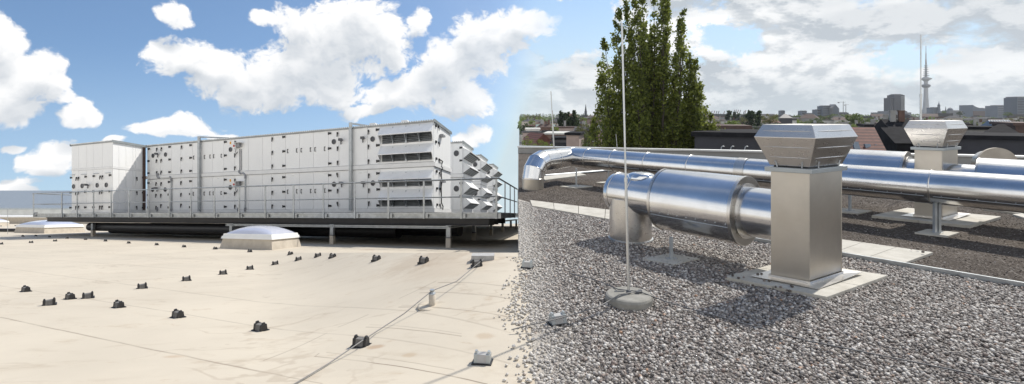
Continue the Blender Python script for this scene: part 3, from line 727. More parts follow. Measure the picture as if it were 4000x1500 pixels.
# rain hoods
def rain_hood(root, fn, s0, s1, ctop, clip, cbot, proj, nsup=3, slats=5, grille=False):
    """sloping hood sheet over a louvred opening; s along the face, c up, o out"""
    h = MB(); t = 0.018
    sheet = [(ctop, 0.0), (clip, proj), (clip-0.03, proj), (clip-0.03, proj-t), (clip-0.004, proj-t), (ctop-0.03, 0.0)]
    h.prism([(c, o) for c, o in sheet], lambda c, o: fn(s0, c, o), lambda c, o: fn(s1, c, o))
    o_ = h.build('rain_hood', M['hood_white'], root)
    for s in (s0, s1-0.014):
        ck = MB()
        ck.prism([(ctop-0.035, 0.0), (clip-0.005, proj-t-0.004), (clip-0.03, proj-t-0.004), (cbot, 0.03), (cbot, 0.0)], lambda c, o, s=s: fn(s, c, o), lambda c, o, s=s: fn(s+0.014, c, o))
        ck.build('cheek', M['hood_white'], o_)
    op = MB(); op.box(s0+0.08, s1-0.08, cbot+0.02, ctop-0.05, 0.002, 0.006, fn); op.build('opening', M['black'], o_)
    sl = MB(); n = slats; hgt = (clip-cbot)*1.0
    for i in range(n):
        c = cbot+0.03+hgt*i/n
        sl.add([fn(s0+0.09, c, 0.06), fn(s1-0.09, c, 0.06), fn(s1-0.09, c+hgt/n*0.75, 0.012), fn(s0+0.09, c+hgt/n*0.75, 0.012)], [(0, 1, 2, 3)])
    sl.build('louvre', M['galv'], o_)
    if grille:
        gq = MB(); q0, q1 = (cbot+0.01, 0.03), (clip-0.035, proj-0.03)
        gq.add([fn(s0+0.02, *q0), fn(s1-0.02, *q0), fn(s1-0.02, *q1), fn(s0+0.02, *q1)], [(0, 1, 2, 3)]); gq.build('grille', M['grille'], o_)
        gs = MB()
        for k_ in range(1, 5):
            c_, p_ = q0[0]+(q1[0]-q0[0])*k_/5, q0[1]+(q1[1]-q0[1])*k_/5
            gs.box(s0+0.02, s1-0.02, c_-0.03, c_-0.008, p_-0.012, p_+0.012, fn)
        gs.build('louvre', M['galv'], o_)
    for i in range(1, nsup+1):
        br = MB()
        s = s0+(s1-s0)*i/(nsup+1); w = 0.035 if i == 2 else 0.018
        br.box(s-w, s+w, cbot+0.0, ctop-0.06, 0.02, 0.08, fn)
        br.prism([(ctop-0.08, 0.08), (clip-0.02, proj-0.05), (clip-0.05, proj-0.05), (cbot+0.06, 0.08)], lambda c, o: fn(s-0.008, c, o), lambda c, o: fn(s+0.008, c, o))
        br.build('bracket', M['galv'], o_)
    return o_
hp = [(110,190,262),(275,352,412),(490,560,622),(640,725,785)]
A0h = front(z4(833, 0)[0], 700)[0]; A1h = front(z4(392, 0)[0], 700)[0]
for (yt, yl, yb) in hp:
    xm = z4(610, 0)[0]
    f_ = lambda yy: front(xm, z4(0, yy - 14)[1])[1]
    rain_hood(ahu, FN, A0h+0.03, A1h, f_(yt), f_(yl), f_(yb), 0.33)
FE = lambda s, c, o: A(-o, s, c)                      # end faces looking right (a = 0)
UE = Unit(ahu, FE)
def endpx(pts, fn):
    for p in pts:
        b, c = side(*z4(p[0], p[1]), 0.0); fn(b, c)
endpx([(845,108),(845,240),(848,378),(850,482),(853,622),(855,755)], lambda b, c: UE.box('hinge', M['black'], b-0.10, b+0.06, c-0.04, c+0.04, 0, 0.045))
endpx([(862,127),(866,257),(868,395),(872,505),(875,635),(875,765)], lambda b, c: UE.handle(b, c))
endpx([(885,195),(890,570)], lambda b, c: (UE.box('sensor', M['grey'], b-0.25, b+0.2, c-0.02, c+0.05, 0.02, 0.16)))
def ep(pts, o): return [(*side(*z4(x, y), 0.0), o) for x, y in pts]
pipe('cable', ep([(868,385),(892,400),(880,440),(892,455),(880,480),(884,560),(880,600),(882,740),(895,770),(893,795)], .05), .022, M['black'], ahu, FE)
for (x, y0, y1) in ((1423, 494, 470), (1552, 489, 463)):
    a, c = front(x, y0); Y = 18.6+a*0.409
    v = thing('roof_vent', A(a, 1.0, CTOP), 'small white box vent on the unit roof, ' + ('nearer the galvanised post' if x < 1500 else 'over the rain hoods'), 'vent', 'white vents on the unit roof')
    m = MB(); m.box(a-0.10, a+0.10, 0.9, 1.1, CTOP-0.01, CTOP+0.14, A); m.build('duct_body', M['white_plastic'], v)
    m = MB(); m.box(a-0.16, a+0.16, 0.84, 1.16, CTOP+0.14, CTOP+0.30, A, (0.02, 0.02)); m.build('cowl', M['white_plastic'], v)

# ---- left cross unit
BL = -1.90; ALR = ALEN; ALL = 20.25; CTL = front(441, 551, BL)[1]
ahl = thing('air_handling_unit', A(ALR, BL, CBOT), 'white box-shaped air handling unit standing forward at the left end of the platform', 'air handling unit', 'white air handling units on the platform')
ALR_f = front(441, 700, BL)[0]
cM = front(*z1(300, 352), BL)[1]; cB, cA = cM-0.05, cM+0.05
t = MB(); t.box(ALR_f-.012, ALL+.012, BL-.012, BL+0.03, cB, cA, A); t.box(ALR_f-.012, ALR_f+0.03, BL+0.03, -0.04, cB, cA, A); t.build('belt_rail', M['panel_trim'], ahl)
casing(ahl, ALR_f, ALL, BL, -0.03, [front(z1(x, 0)[0], 700, BL)[0] for x in (145, 225, 290, 380)], [side(z1(x, 0)[0], 700, ALR_f)[0] for x in (545, 615, 685, 712)], None, None, CTL, levels=[(CBOT+0.05, cB-0.0), (cA+0.0, CTL-0.045)])
unit_trim(ahl, ALR_f, ALL, BL, -0.05, CTL, belt=False)
UL = Unit(ahl, lambda s, c, o: A(s, BL-o, c)); ULS = Unit(ahl, lambda s, c, o: A(ALR_f-o, s, c))
def eachL(pts, fn):
    for p in pts: a, c = front(*z1(p[0], p[1]), BL); fn(a, c)
eachL([(97,530),(181,525),(331,518),(421,515)], lambda a, c: UL.porthole(a, c, 0.11))
eachL([(72,443),(216,433),(297,427),(458,418),(68,590),(213,583),(293,580),(456,577),(66,740),(213,737),(293,737),(455,735)], UL.hinge)
eachL([(127,455),(148,452),(363,440),(385,438),(124,597),(146,595),(360,588),(382,585),(124,740),(146,739),(360,738),(382,738)], UL.handle)
eachL([(243,518)], UL.lamp)
eachL([(88,415),(198,410),(322,402),(438,396)], lambda a, c: UL.box('door_drip', M['galv'], a-0.2, a+0.2, c-0.012, c+0.012, 0, 0.05))
for (x, y) in ((720,453),(720,595),(718,740)):
    b, c = side(*z1(x, y), ALR_f); ULS.handle(b, c)
for (x, y) in ((790,443),(788,592),(788,740)):
    b, c = side(*z1(x, y), ALR_f); ULS.box('hinge', M['black'], b-0.09, b+0.09, c-0.035, c+0.035, 0, 0.045)
MB().box(ALR_f-0.05, ALR_f-0.005, -0.22, -0.06, CBOT+.05, CTL-0.05, A).build('corner_seal', M['roof_brown'], ahl)

# ---- three more units in the rows behind
for i, lab in enumerate(('second white air handling unit, directly behind the long one, louvre hoods on its end', 'third white air handling unit, between the second and the rearmost one', 'rearmost white air handling unit at the back of the platform')):
    b0 = 5.43 + i*5.33; b1 = b0 + 2.75; L = 6.0
    u_ = thing('air_handling_unit', A(0, b0, CBOT), lab, 'air handling unit', 'white air handling units on the platform')
    casing(u_, 0, L, b0, b1, [0.52, 1.1, 2.2, 3.3, 4.4], [0.6+b0], None, None)
    unit_trim(u_, 0, L, b0, b1, CTOP)
    fn = lambda s, c, o, b0=b0: A(-o, s, c)
    ff = Unit(u_, lambda s, c, o, b0=b0: A(s, b0-o, c))
    for y in (291, 493):
        a, c = front(1786, 400+0.683*y, b0) if i == 0 else (0.28, front(1786, 400+0.683*y, 5.43)[1])
        ff.porthole(0.33, c, 0.14)
        ff.hinge(0.08, c+0.25); ff.hinge(0.08, c-0.35)
    for (ct, cl, cb) in ((4.20, 4.00, 3.70), (3.56, 3.28, 3.02), (2.70, 2.35, 2.03), (1.95, 1.62, 1.34)):
        rain_hood(u_, fn, b0+0.06, b1-0.06, ct, cl, cb, 0.43, 0, 3, True)

# ------------------------------------------------------------------ service platform with guard rail
BR = -2.05; AR = front(1940, 800, BR)[0]; AL = front(137, 800, BR)[0]; BB = 30.0
CD0 = 0.93; CD1 = 1.115
plat = thing('service_platform', A(AR, BR, 0), 'long galvanised steel platform with guard rail carrying the white units above the beige roof', 'platform')
d = MB(); d.box(AR+0.1, AL-0.1, BR+0.1, 3.4, CD1-0.05, CD1-0.02, A); d.box(AR+0.1, 8.0, 3.4, BB, CD1-0.05, CD1-0.02, A); d.build('deck_grating', M['galv_dark'], plat)
def channel(m, p0, p1, out):
    """edge channel between two (a,b) points"""
    (a0, b0), (a1, b1) = p0, p1; ox, oy = out
    for (c0, c1, k) in ((CD1-0.055, CD1, 0.05), (CD0, CD0+0.022, 0.05), (CD0+0.022, CD1-0.055, 0.012)):
        q = [(a0, b0), (a1, b1), (a1-ox*0.1, b1-oy*0.1), (a0-ox*0.1, b0-oy*0.1)]
        q = [(a0+ox*k, b0+oy*k), (a1+ox*k, b1+oy*k), (a1-ox*0.06, b1-oy*0.06), (a0-ox*0.06, b0-oy*0.06)]
        m.prism(q, lambda a, b: A(a, b, c0), lambda a, b: A(a, b, c1))
ch = MB(); channel(ch, (AR, BR), (AL, BR), (0, -1)); ch.build('edge_channel', M['galv'], plat)
ch = MB(); channel(ch, (AR, BR), (AR, BB), (-1, 0)); ch.build('edge_channel', M['galv'], plat)
ch = MB(); channel(ch, (AL, BR), (AL, 3.4), (1, 0)); ch.build('edge_channel', M['galv'], plat)
RT = front(1940, 697, BR)[1]; RM = front(1940, 767.5, BR)[1]
postx = [137, 248, 307, 371, 440, 510, 585, 667, 751, 843, 939, 1041, 1151, 1267, 1389, 1520, 1658, 1803, 1940]
for x in postx:
    a = front(x, 800, BR)[0]; o = BR-0.075
    m = MB().box(a-0.03, a+0.03, o-0.02, o+0.02, CD0-0.01, RT, A); m.build('rail_post', M['galv'], plat)
    MB().box(a-0.15, a-0.035, BR-0.065, BR-0.05, CD0+0.0, CD1-0.03, A).build('post_bracket', M['galv'], plat)
for i in range(14):
    b = BR + 1.7 + i*1.75
    MB().box(AR-0.095, AR-0.055, b-0.03, b+0.03, CD0-0.01, RT, A).build('rail_post', M['galv'], plat)
for b in (-0.6, 1.2, 3.0):
    MB().box(AL+0.055, AL+0.095, b-0.03, b+0.03, CD0-0.01, RT, A).build('rail_post', M['galv'], plat)
for b in (3.35,):
    for a in (AL-1.0, AL-2.2): MB().box(a-0.03, a+0.03, b, b+0.04, CD0, RT, A).build('rail_post', M['galv'], plat)
rail = [(AL+.075, 3.4), (AL+.075, BR-.075), (AR-.075, BR-.075), (AR-.075, BB)]
MB().tube([A(a, b, RT) for a, b in rail], 0.026, 10).build('handrail', M['galv'], plat)
MB().tube([A(a, b, RM) for a, b in rail], 0.020, 10).build('knee_rail', M['galv'], plat)
MB().tube([A(AL, 3.37, RT), A(AL-3.0, 3.37, RT)], 0.024, 8).build('handrail', M['galv'], plat); MB().tube([A(AL, 3.37, RM), A(AL-3.0, 3.37, RM)], 0.018, 8).build('knee_rail', M['galv'], plat)
def ibeam(name, a0, a1, b0, b1, c0, c1, m_, wid=0.16):
    m = MB(); t = 0.02
    if abs(a1-a0) > abs(b1-b0):
        m.box(a0, a1, b0-wid/2, b0+wid/2, c1-t, c1, A); m.box(a0, a1, b0-wid/2, b0+wid/2, c0, c0+t, A); m.box(a0, a1, b0-0.008, b0+0.008, c0+t, c1-t, A)
    else:
        m.box(a0-wid/2, a0+wid/2, b0, b1, c1-t, c1, A); m.box(a0-wid/2, a0+wid/2, b0, b1, c0, c0+t, A); m.box(a0-0.008, a0+0.008, b0, b1, c0+t, c1-t, A)
    return m.build(name, m_, plat)
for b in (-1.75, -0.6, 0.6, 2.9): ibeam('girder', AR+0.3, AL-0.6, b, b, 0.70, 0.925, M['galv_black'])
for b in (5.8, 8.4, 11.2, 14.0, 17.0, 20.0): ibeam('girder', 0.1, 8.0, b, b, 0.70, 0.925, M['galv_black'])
legs_a = [-1.1, 3.7, 8.9, 13.9, 18.9]
for i, a in enumerate(legs_a[:3]): ibeam('cross_girder', a, a, BR+0.1, 24.0 if i == 0 else 7, 0.62, 0.70, M['galv'], 0.2)
ibeam('lower_beam', -1.1, 9.2, -1.9, -1.9, 0.60, 0.685, M['galv'], 0.16)
k = MB(); 
def leg(a, b, h=0.62):
    lo = MB().box(a-0.085, a+0.085, b-0.085, b+0.085, 0.0, 0.30, A); o = MB().box(a-0.075, a+0.075, b-0.075, b+0.075, 0.30, h, A).build('leg', M['galv'], plat)
    lo.build('leg_sleeve', M['curb'], o); MB().box(a-0.09, a+0.09, b-0.09, b+0.09, 0.30, 0.335, A).build('leg_collar', M['darkgrey'], o)
for a in legs_a[:3]: leg(a, -1.9)
for b in (2.9, 8.1, 13.3, 18.5, 23.0): leg(-1.1, b)
for a, b in ((3.7, 3.0), (8.9, 3.0), (3.7, 8.1), (13.9, 1.5), (18.9, 1.0), (18.9, -1.6)): leg(a, b)
# black pipes and ducts slung below the deck
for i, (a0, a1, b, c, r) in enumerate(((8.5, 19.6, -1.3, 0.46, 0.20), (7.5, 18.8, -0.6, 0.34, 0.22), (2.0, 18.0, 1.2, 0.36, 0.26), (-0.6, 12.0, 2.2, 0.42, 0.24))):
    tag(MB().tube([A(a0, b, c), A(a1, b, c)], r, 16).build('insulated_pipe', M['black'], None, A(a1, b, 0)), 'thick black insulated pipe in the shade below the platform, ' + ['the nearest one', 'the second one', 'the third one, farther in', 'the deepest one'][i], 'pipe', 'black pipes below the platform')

# ------------------------------------------------------------------ rooflights
def rooflight(x, y, w, dp, label, h=0.30, name='rooflight'):
    """front corner of the curb at pixel x, y"""
    o = GL(x, y); 
    f1 = lambda s, t, c: tuple(o + s*e1 + t*np.array((0.06, 0.998, -SL*0.998)) + np.array((0, 0, c)))
    r = thing(name, tuple(o), label, 'rooflight', 'domed rooflights on the beige roof')
    m = MB(); m.box(0, w, 0, dp, -0.03, h, f1, (0.09, 0.09)); m.build('curb', M['curb'], r)
    m = MB(); q = 0.04
    m.box(q, w-q, q, dp-q, h, h+0.085, f1, (0.03, 0.03)); m.box(q+.05, w-q-.05, q+.05, dp-q-.05, h+0.085, h+0.155, f1, (0.02, 0.02)); m.build('frame', M['white_plastic'], r)
    n = 22; vs = []; k = 0.12
    for i in range(n+1):
        for j in range(n+1):
            s, t = i/n, j/n; z = 0.42*h*1.35*(max(0, (1-abs(2*s-1)**2.3))*max(0, (1-abs(2*t-1)**2.3)))**0.62
            vs.append(f1(k+s*(w-2*k), k+t*(dp-2*k), h+0.145+z*1.5))
    m = MB().add(vs, [(i*(n+1)+j, (i+1)*(n+1)+j, (i+1)*(n+1)+j+1, i*(n+1)+j+1) for i in range(n) for j in range(n)], True); m.build('dome', M['dome'], r)
    return r
rooflight(1063, 977, 2.3, 1.85, 'domed white rooflight on a beige curb in front of the platform middle', 0.30)
rooflight(172, 912, 3.3, 2.6, 'domed white rooflight on a beige curb below the left end of the platform', 0.32)
rooflight(-66, 884, 3.0, 2.4, 'domed white rooflight cut off by the left border of the photo', 0.34)

# ------------------------------------------------------------------ conductor holders
def holder(loc, rot, label, grp, k=1.0, pale=False):
    r = thing('conductor_holder', tuple(loc), label, 'holder', grp); r.rotation_euler = (0, 0, rot); r.scale = (1, 1, 1)
    ORG[r.name] = (0, 0, 0)
    s = lambda x, y, z: (x*k, y*k, z*k)
    MB().box(-0.066, 0.066, -0.045, 0.045, -0.02, 0.008, s).build('base_plate', M['black'], r)
    m = MB().box(-0.052, 0.052, -0.032, 0.032, 0.008, 0.06, s, (0.004, 0.008)); m.build('block', M['block_pale'] if pale else M['block'], r)
    for x in (-0.042, 0.042):
        c = MB().box(x-0.012, x+0.012, -0.034, 0.034, 0.0, 0.061, s, (0, 0.008)); c.box(x-0.010, x+0.010, -0.014, 0.014, 0.061, 0.078, s, (0.003, 0.003))
        c.build('clip', M['cap'] if pale else M['black'], r)
    return r
ORD = ['first', 'second', 'third', 'fourth', 'fifth', 'sixth', 'seventh', 'eighth', 'ninth', 'tenth', 'eleventh', 'twelfth', 'thirteenth', 'fourteenth', 'fifteenth']
rowA = [(101,1139),(274,1168),(464,1201),(695,1240),(1017,1291)]
rowB = [(192,1192),(343,1165),(555,1127),(728,1097),(871,1072),(976,1053),(1075,1034),(1166,1017),(1242,1003)]
rowD = [(89,924),(140,923),(193,927),(262,932),(334,937),(412,943),(503,951),(612,958),(719,966),(841,974),(976,985),(1135,995),(1300,1006),(1471,1017),(1656,1026)]
rowE = [(3,955),(121,949),(215,943)]
rowF = [(3,884),(25,882),(60,882),(63,874)]
proto = None; WIREH = 0.075
def put(p, rot, label, k=1.0):
    global proto
    pt = GL(*p)
    if proto is None:
        proto = holder(pt, rot, label, 'grey conductor holders on the beige roof'); return proto
    c = copy_tree(proto); c.location = tuple(pt); c.rotation_euler = (0, 0, rot); c['label'] = label; return c
for i, p in enumerate(rowA): put(p, radians(-28), f'dark grey block holder, {ORD[i]} from left in the nearest row sloping down to the right')
for i, p in enumerate(rowB): put(p, radians(38), f'dark grey block holder, {ORD[i]} from the left in the row climbing towards the platform')
for i, p in enumerate(rowD): put(p, radians(-24), f'small grey block holder, {ORD[i]} from the left in the row passing below the rooflights')
for i, p in enumerate(rowE): put(p, radians(34), f'tiny grey block holder, {ORD[i]} from the left in the short row under the left rooflight')
for i, p in enumerate(rowF): put(p, radians(20), ('tiny grey block holder at the far left roof edge, ' + ['leftmost', 'second from left', 'in front of another', 'the farthest'][i]))
put((1410,1351), radians(-12), 'dark grey block holder with the diagonal wire running over it'); put((1863,1040), radians(10), 'grey block holder where the wire ends near the platform')
big = holder(GL(1885,1415), radians(-8), 'pale grey block holder alone at the lower middle, near the pebbles', 'grey conductor holders on the beige roof', 1.0, True)
b_ = GL(1887, 1014); sl = thing('concrete_slab', tuple(b_), 'flat pale concrete slab at the far end of the diagonal wire', 'slab')
MB().box(b_[0]-0.13, b_[0]+0.13, b_[1]-0.06, b_[1]+0.06, b_[2]-0.02, b_[2]+0.06).build('slab', M['block_pale'], sl); MB().box(b_[0]-0.14, b_[0]+0.14, b_[1]-0.07, b_[1]+0.07, b_[2]-0.03, b_[2]-0.0).build('rubber_mat', M['black'], sl)
# anchor post and diagonal wire
ap = GL(1688, 1193); an = thing('anchor_post', tuple(ap), 'short pale anchor post with metal eye holding the diagonal wire', 'anchor post')
MB().lathe([(0.13, -0.01), (0.13, 0.003), (0.11, 0.006)], ap, 28).build('base_disc', M['membrane'], an)
HA = 62/F*ap[1]
MB().lathe([(0.030, 0.0), (0.030, HA*.72), (0.026, HA*.73)], ap, 18).build('post', M['curb'], an)
MB().lathe([(0.030, HA*.72), (0.031, HA*.80), (0.015, HA*.82), (0.015, HA*.92), (0.022, HA*.93), (0.022, HA)], ap, 18).build('eye_bolt', M['galv'], an)
wp = [tuple(GL(1060, 1553, 0.01)), tuple(GL(1145, 1503, 0.01)), tuple(GL(1290, 1416, 0.012)), tuple(GL(1410, 1334, 0.055)), tuple(GL(1475, 1292, 0.02)), tuple(GL(1580, 1224, 0.05)), tuple(ap+np.array((0, 0, HA*.93))), tuple(ap*0.5+np.array(GL(1863, 1033, 0.06))*0.5+np.array((0,0,HA*.47-0.05))), tuple(GL(1863, 1033, 0.06)), tuple(GL(1900, 1003, 0.03)), tuple(GL(1915, 990, 0.02))]
tag(MB().tube(wp, 0.0042, 8).build('conductor_wire', M['wire'], None, wp[0]), 'thin grey wire running diagonally across the beige roof over the anchor post', 'wire')
# far left edge of the beige roof
lp = GL(30, 914); tag(MB().tube([lp, lp+np.array((0, 0, 1.35))], 0.012, 6).build('lightning_rod', M['galv'], None, lp), 'thin short grey rod at the far left, beside the left rooflight', 'rod', 'lightning rods')
pp = [GL(-60, 899, .12), GL(68, 899, .12)]; tag(MB().tube(pp, 0.10, 10).build('insulated_pipe', M['black'], None, pp[0]), 'low black pipe lying at the left border behind the rod', 'pipe')
py_ = 60.0
w_ = thing('roof_parapet', (-40, py_, zleft(0, py_)), 'low cream parapet wall along the far edge of the beige roof', 'parapet')
MB().box(-75, -4, py_, py_+0.5, zleft(0, py_)-0.2, zleft(0, py_)+0.75).build('wall', M['curb'], w_); MB().box(-75.1, -3.9, py_-0.06, py_+0.56, zleft(0, py_)+0.75, zleft(0, py_)+0.88).build('coping', M['white_plastic'], w_)
y2 = 90.0; zb = EYE-(862-445)/F*y2; zt = EYE-(817-445)/F*y2
w_ = thing('warehouse', (-60, y2, zb), 'long flat grey metal hall beyond the cream parapet at the far left', 'building')
MB().box(-120, -58, y2, y2+20, zb-12, zt).build('wall', M['wall_white'], w_); MB().box(-120.2, -57.8, y2-0.2, y2+20.2, zt, zt+0.25).build('roof_edge', M['cap'], w_)
MB().box(-84.1, -83.4, y2-0.05, y2, zt-0.9, zt-0.6).build('vent', M['darkgrey'], w_)
w_.location = tuple(w_.location)
# ------------------------------------------------------------------ right roof: exhaust stacks
DL = np.array((-0.768, 0.64, 0.0)); DR = np.array((0.852, 0.524, 0.0))
SF = np.array((2.80, 4.82, 0.0)); SC_ = SF + 0.1675*DL + 0.293*DR     # front corner and centre of the near stack
WL, WR = 0.335, 0.586
def plan(k, c=SC_, add=0.0):
    """corners front, right, back, left of the stack plan scaled by k about its centre"""
    hl, hr = WL/2*k+add, WR/2*k+add
    return [c-hl*DL-hr*DR, c-hl*DL+hr*DR, c+hl*DL+hr*DR, c+hl*DL-hr*DR]
def ring_solid(m, levels, c=SC_):
    """levels: (scale, extra, z) stacked rings joined by faces"""
    rings = [[p+np.array((0, 0, z)) for p in plan(k, c, ad)] for k, ad, z in levels]
    vs = [p for r in rings for p in r]; n = len(rings)
    fs = [(i*4+j, i*4+(j+1) % 4, (i+1)*4+(j+1) % 4, (i+1)*4+j) for i in range(n-1) for j in range(4)]
    fs += [(3, 2, 1, 0), tuple((n-1)*4+j for j in range(4))]
    return m.add(vs, fs)
def face_pt(lev0, lev1, side_, s, t, off=0.0):
    """point on a sloping face between two levels; s along 0..1, t up 0..1"""
    a = plan(lev0[0], SC_, lev0[1]); b = plan(lev1[0], SC_, lev1[1]); i, j = side_
    lo = a[i]*(1-s)+a[j]*s+np.array((0, 0, lev0[2])); hi = b[i]*(1-s)+b[j]*s+np.array((0, 0, lev1[2]))
    nrm = np.cross(a[j]-a[i], (b[i]+np.array((0, 0, lev1[2])))-(a[i]+np.array((0, 0, lev0[2])))); nrm /= np.linalg.norm(nrm)
    return lo*(1-t)+hi*t+nrm*off
def make_stack():
    r = thing('exhaust_stack', tuple(SC_), 'tall square metal exhaust stack with flared hood standing near in the pebbles', 'exhaust stack', 'exhaust stacks with flared metal hoods')
    m = MB(); ring_solid(m, [(1.0, 0, 0.045), (1.0, 0, 1.092)]); m.build('column', M['stack'], r, bevel=0.006)
    m = MB(); f = plan(1.0)
    for i, p in enumerate((f[0], f[1])):
        d = p-SC_; d = d/np.linalg.norm(d)
        m.tube([p+np.array((0, 0, 0.05)), p+np.array((0, 0, 1.09))], 0.0045, 6)
    m.build('corner_seam', M['stack'], r)
    m = MB(); ring_solid(m, [(1.0, 0.035, 1.088), (1.0, 0.038, 1.132)]); m.build('cap_flange', M['cap'], r, bevel=0.004)
    m = MB(); ring_solid(m, [(1.0, -0.02, 1.132), (1.0, -0.02, 1.165)]); m.build('inlet_gap', M['black'], r)
    L0, L1, L2 = (1.0, 0.004, 1.148), (1.0, 0.098, 1.425), (1.0, 0.048, 1.545)
    m = MB(); ring_solid(m, [L0, L1, L2, (1.0, 0.028, 1.548), (1.0, -0.02, 1.535)]); h = m.build('hood', M['head'], r, bevel=0.003)
    sides = ((3, 0), (0, 1), (1, 2), (2, 3))
    for sd in sides:
        for (a, b, t) in ((L0, L1, 0.30), (L0, L1, 0.66), (L1, L2, 0.52)):
            q = MB(); s0, s1 = (0.09, 0.95)
            q.tube([face_pt(a, b, sd, s, t, 0.0) for s in np.linspace(s0, s1, 5)], [0.002, 0.0055, 0.0055, 0.0055, 0.002], 8)
            q.build('bead', M['head'], h)
        for s in (0.20, 0.82):
            q = MB(); base = face_pt(L0, L1, sd, s, 0.13, 0.004); top = face_pt(L0, L1, sd, s, 0.17, 0.012); lo = face_pt(L0, L1, sd, s, 0.0, 0.02)
            q.tube([lo+np.array((0, 0, -0.006)), lo, base+(top-base)*0.5, top], [0.006, 0.006, 0.007, 0.007], 8)
            q.tube([top, top+(top-face_pt(L0, L1, sd, s, 0.17, 0.0))*0.6], 0.008, 10)
            q.build('bracket', M['galv'], r)
        q = MB()
        for t in (0.35, 0.55, 0.75):
            p = face_pt(L0, L1, sd, 0.95, t, 0.0); q.tube([p, p+(face_pt(L0, L1, sd, 0.95, t, 0.004)-p)], 0.004, 6)
        q.build('rivet_line', M['galv'], h)
    # flashing sheet at the foot with lifted corner
    m = MB(); ring = plan(1.0, SC_, 0.012); o_ = plan(1.0, SC_, 0.125)
    vs = [p+np.array((0, 0, 0.075)) for p in ring] + [p+np.array((0, 0, 0.052)) for p in ring]
    out = [p+np.array((0, 0, 0.047+0.004*(i % 2))) for i, p in enumerate(o_)]; out[1] = out[1]+np.array((0, 0, 0.018))
    mid = [(o_[i]+o_[(i+1) % 4])/2+np.array((0, 0, 0.054 + (0.012 if i == 1 else 0))) for i in range(4)]
    vs += out + mid
    fs = []
    for i in range(4):
        j = (i+1) % 4
        fs += [(i, j, 4+j, 4+i), (4+i, 4+j, 12+i), (4+i, 12+i, 8+i), (4+j, 8+j, 12+i)]
    m.add(vs, fs); fl = m.build('flashing', M['head'], r)
    so = fl.modifiers.new('thick', 'SOLIDIFY'); so.thickness = 0.0025
    return r
stack = make_stack()
OFF2 = np.array((3.77, 3.0, 0.0))
st2 = copy_tree(stack); st2.location = tuple(SC_+OFF2); st2['label'] = 'farther square metal exhaust stack with flared hood behind the long duct at the right'
def paver_slabs(c, w0, w1, th, names):
    """four slabs laid as a square round the stack foot"""
    gx = 0.003
    hl, hr = WL/2+w0, WR/2+w1
    quads = [(-hl, 0, -hr, 0), (0, hl, -hr, 0), (-hl, 0, 0, hr), (0, hl, 0, hr)]
    for (a0, a1, b0, b1), lab in zip(quads, names):
        r = None; m = MB()
        def fn(x, y, z): return tuple(c + x*DL + y*DR + np.array((0, 0, z)))
        m.box(a0+gx, a1-gx, b0+gx, b1-gx, -0.01, th, fn)
        o = m.build('paving_slab', M['paver'], None, tuple(c), bevel=0.004); tag(o, lab, 'paving slab', 'sandy paving slabs')
paver_slabs(SC_+np.array((0.0, -0.0, 0)), 0.27, 0.28, 0.042, ('front paving slab under the near exhaust stack', 'left paving slab under the near exhaust stack, partly in shadow', 'right paving slab under the near exhaust stack', 'paving slab hidden behind the near exhaust stack'))
paver_slabs(SC_+OFF2, 0.42, 0.34, 0.042, ('front paving slab under the farther exhaust stack', 'left paving slab under the farther exhaust stack', 'right paving slab under the farther exhaust stack', 'rear paving slab under the farther exhaust stack'))
# stray pebbles on the slab
sp_ = [(2835,1087),(2862,1080),(2885,1090),(2905,1086),(2960,1075),(2975,1074),(2985,1099),(3005,1100),(3030,1125),(3050,1125),(3090,1120),(3095,1123),(3075,1138),(3085,1142),(2940,1118),(3560,975),(3585,975),(3605,988)]
for i, (x, y) in enumerate(sp_):
    c = G(x, y, 0.045); m = MB(); s = 0.014+0.006*random.random()
    vv = ico_v*np.array((s, s*0.85, s*0.7))*(1+np.random.uniform(-.15, .15, (12, 1)))
    m.add([tuple(c+q+np.array((0, 0, s*0.65))) for q in vv], [tuple(f) for f in ico_f], True)
    o = m.build('stone', M['pebble_dark'] if i % 3 else M['pebble'], None, tuple(c)); tag(o, 'small dark stone lying loose on the sandy paving slabs', 'stone', 'stray stones on the slabs')

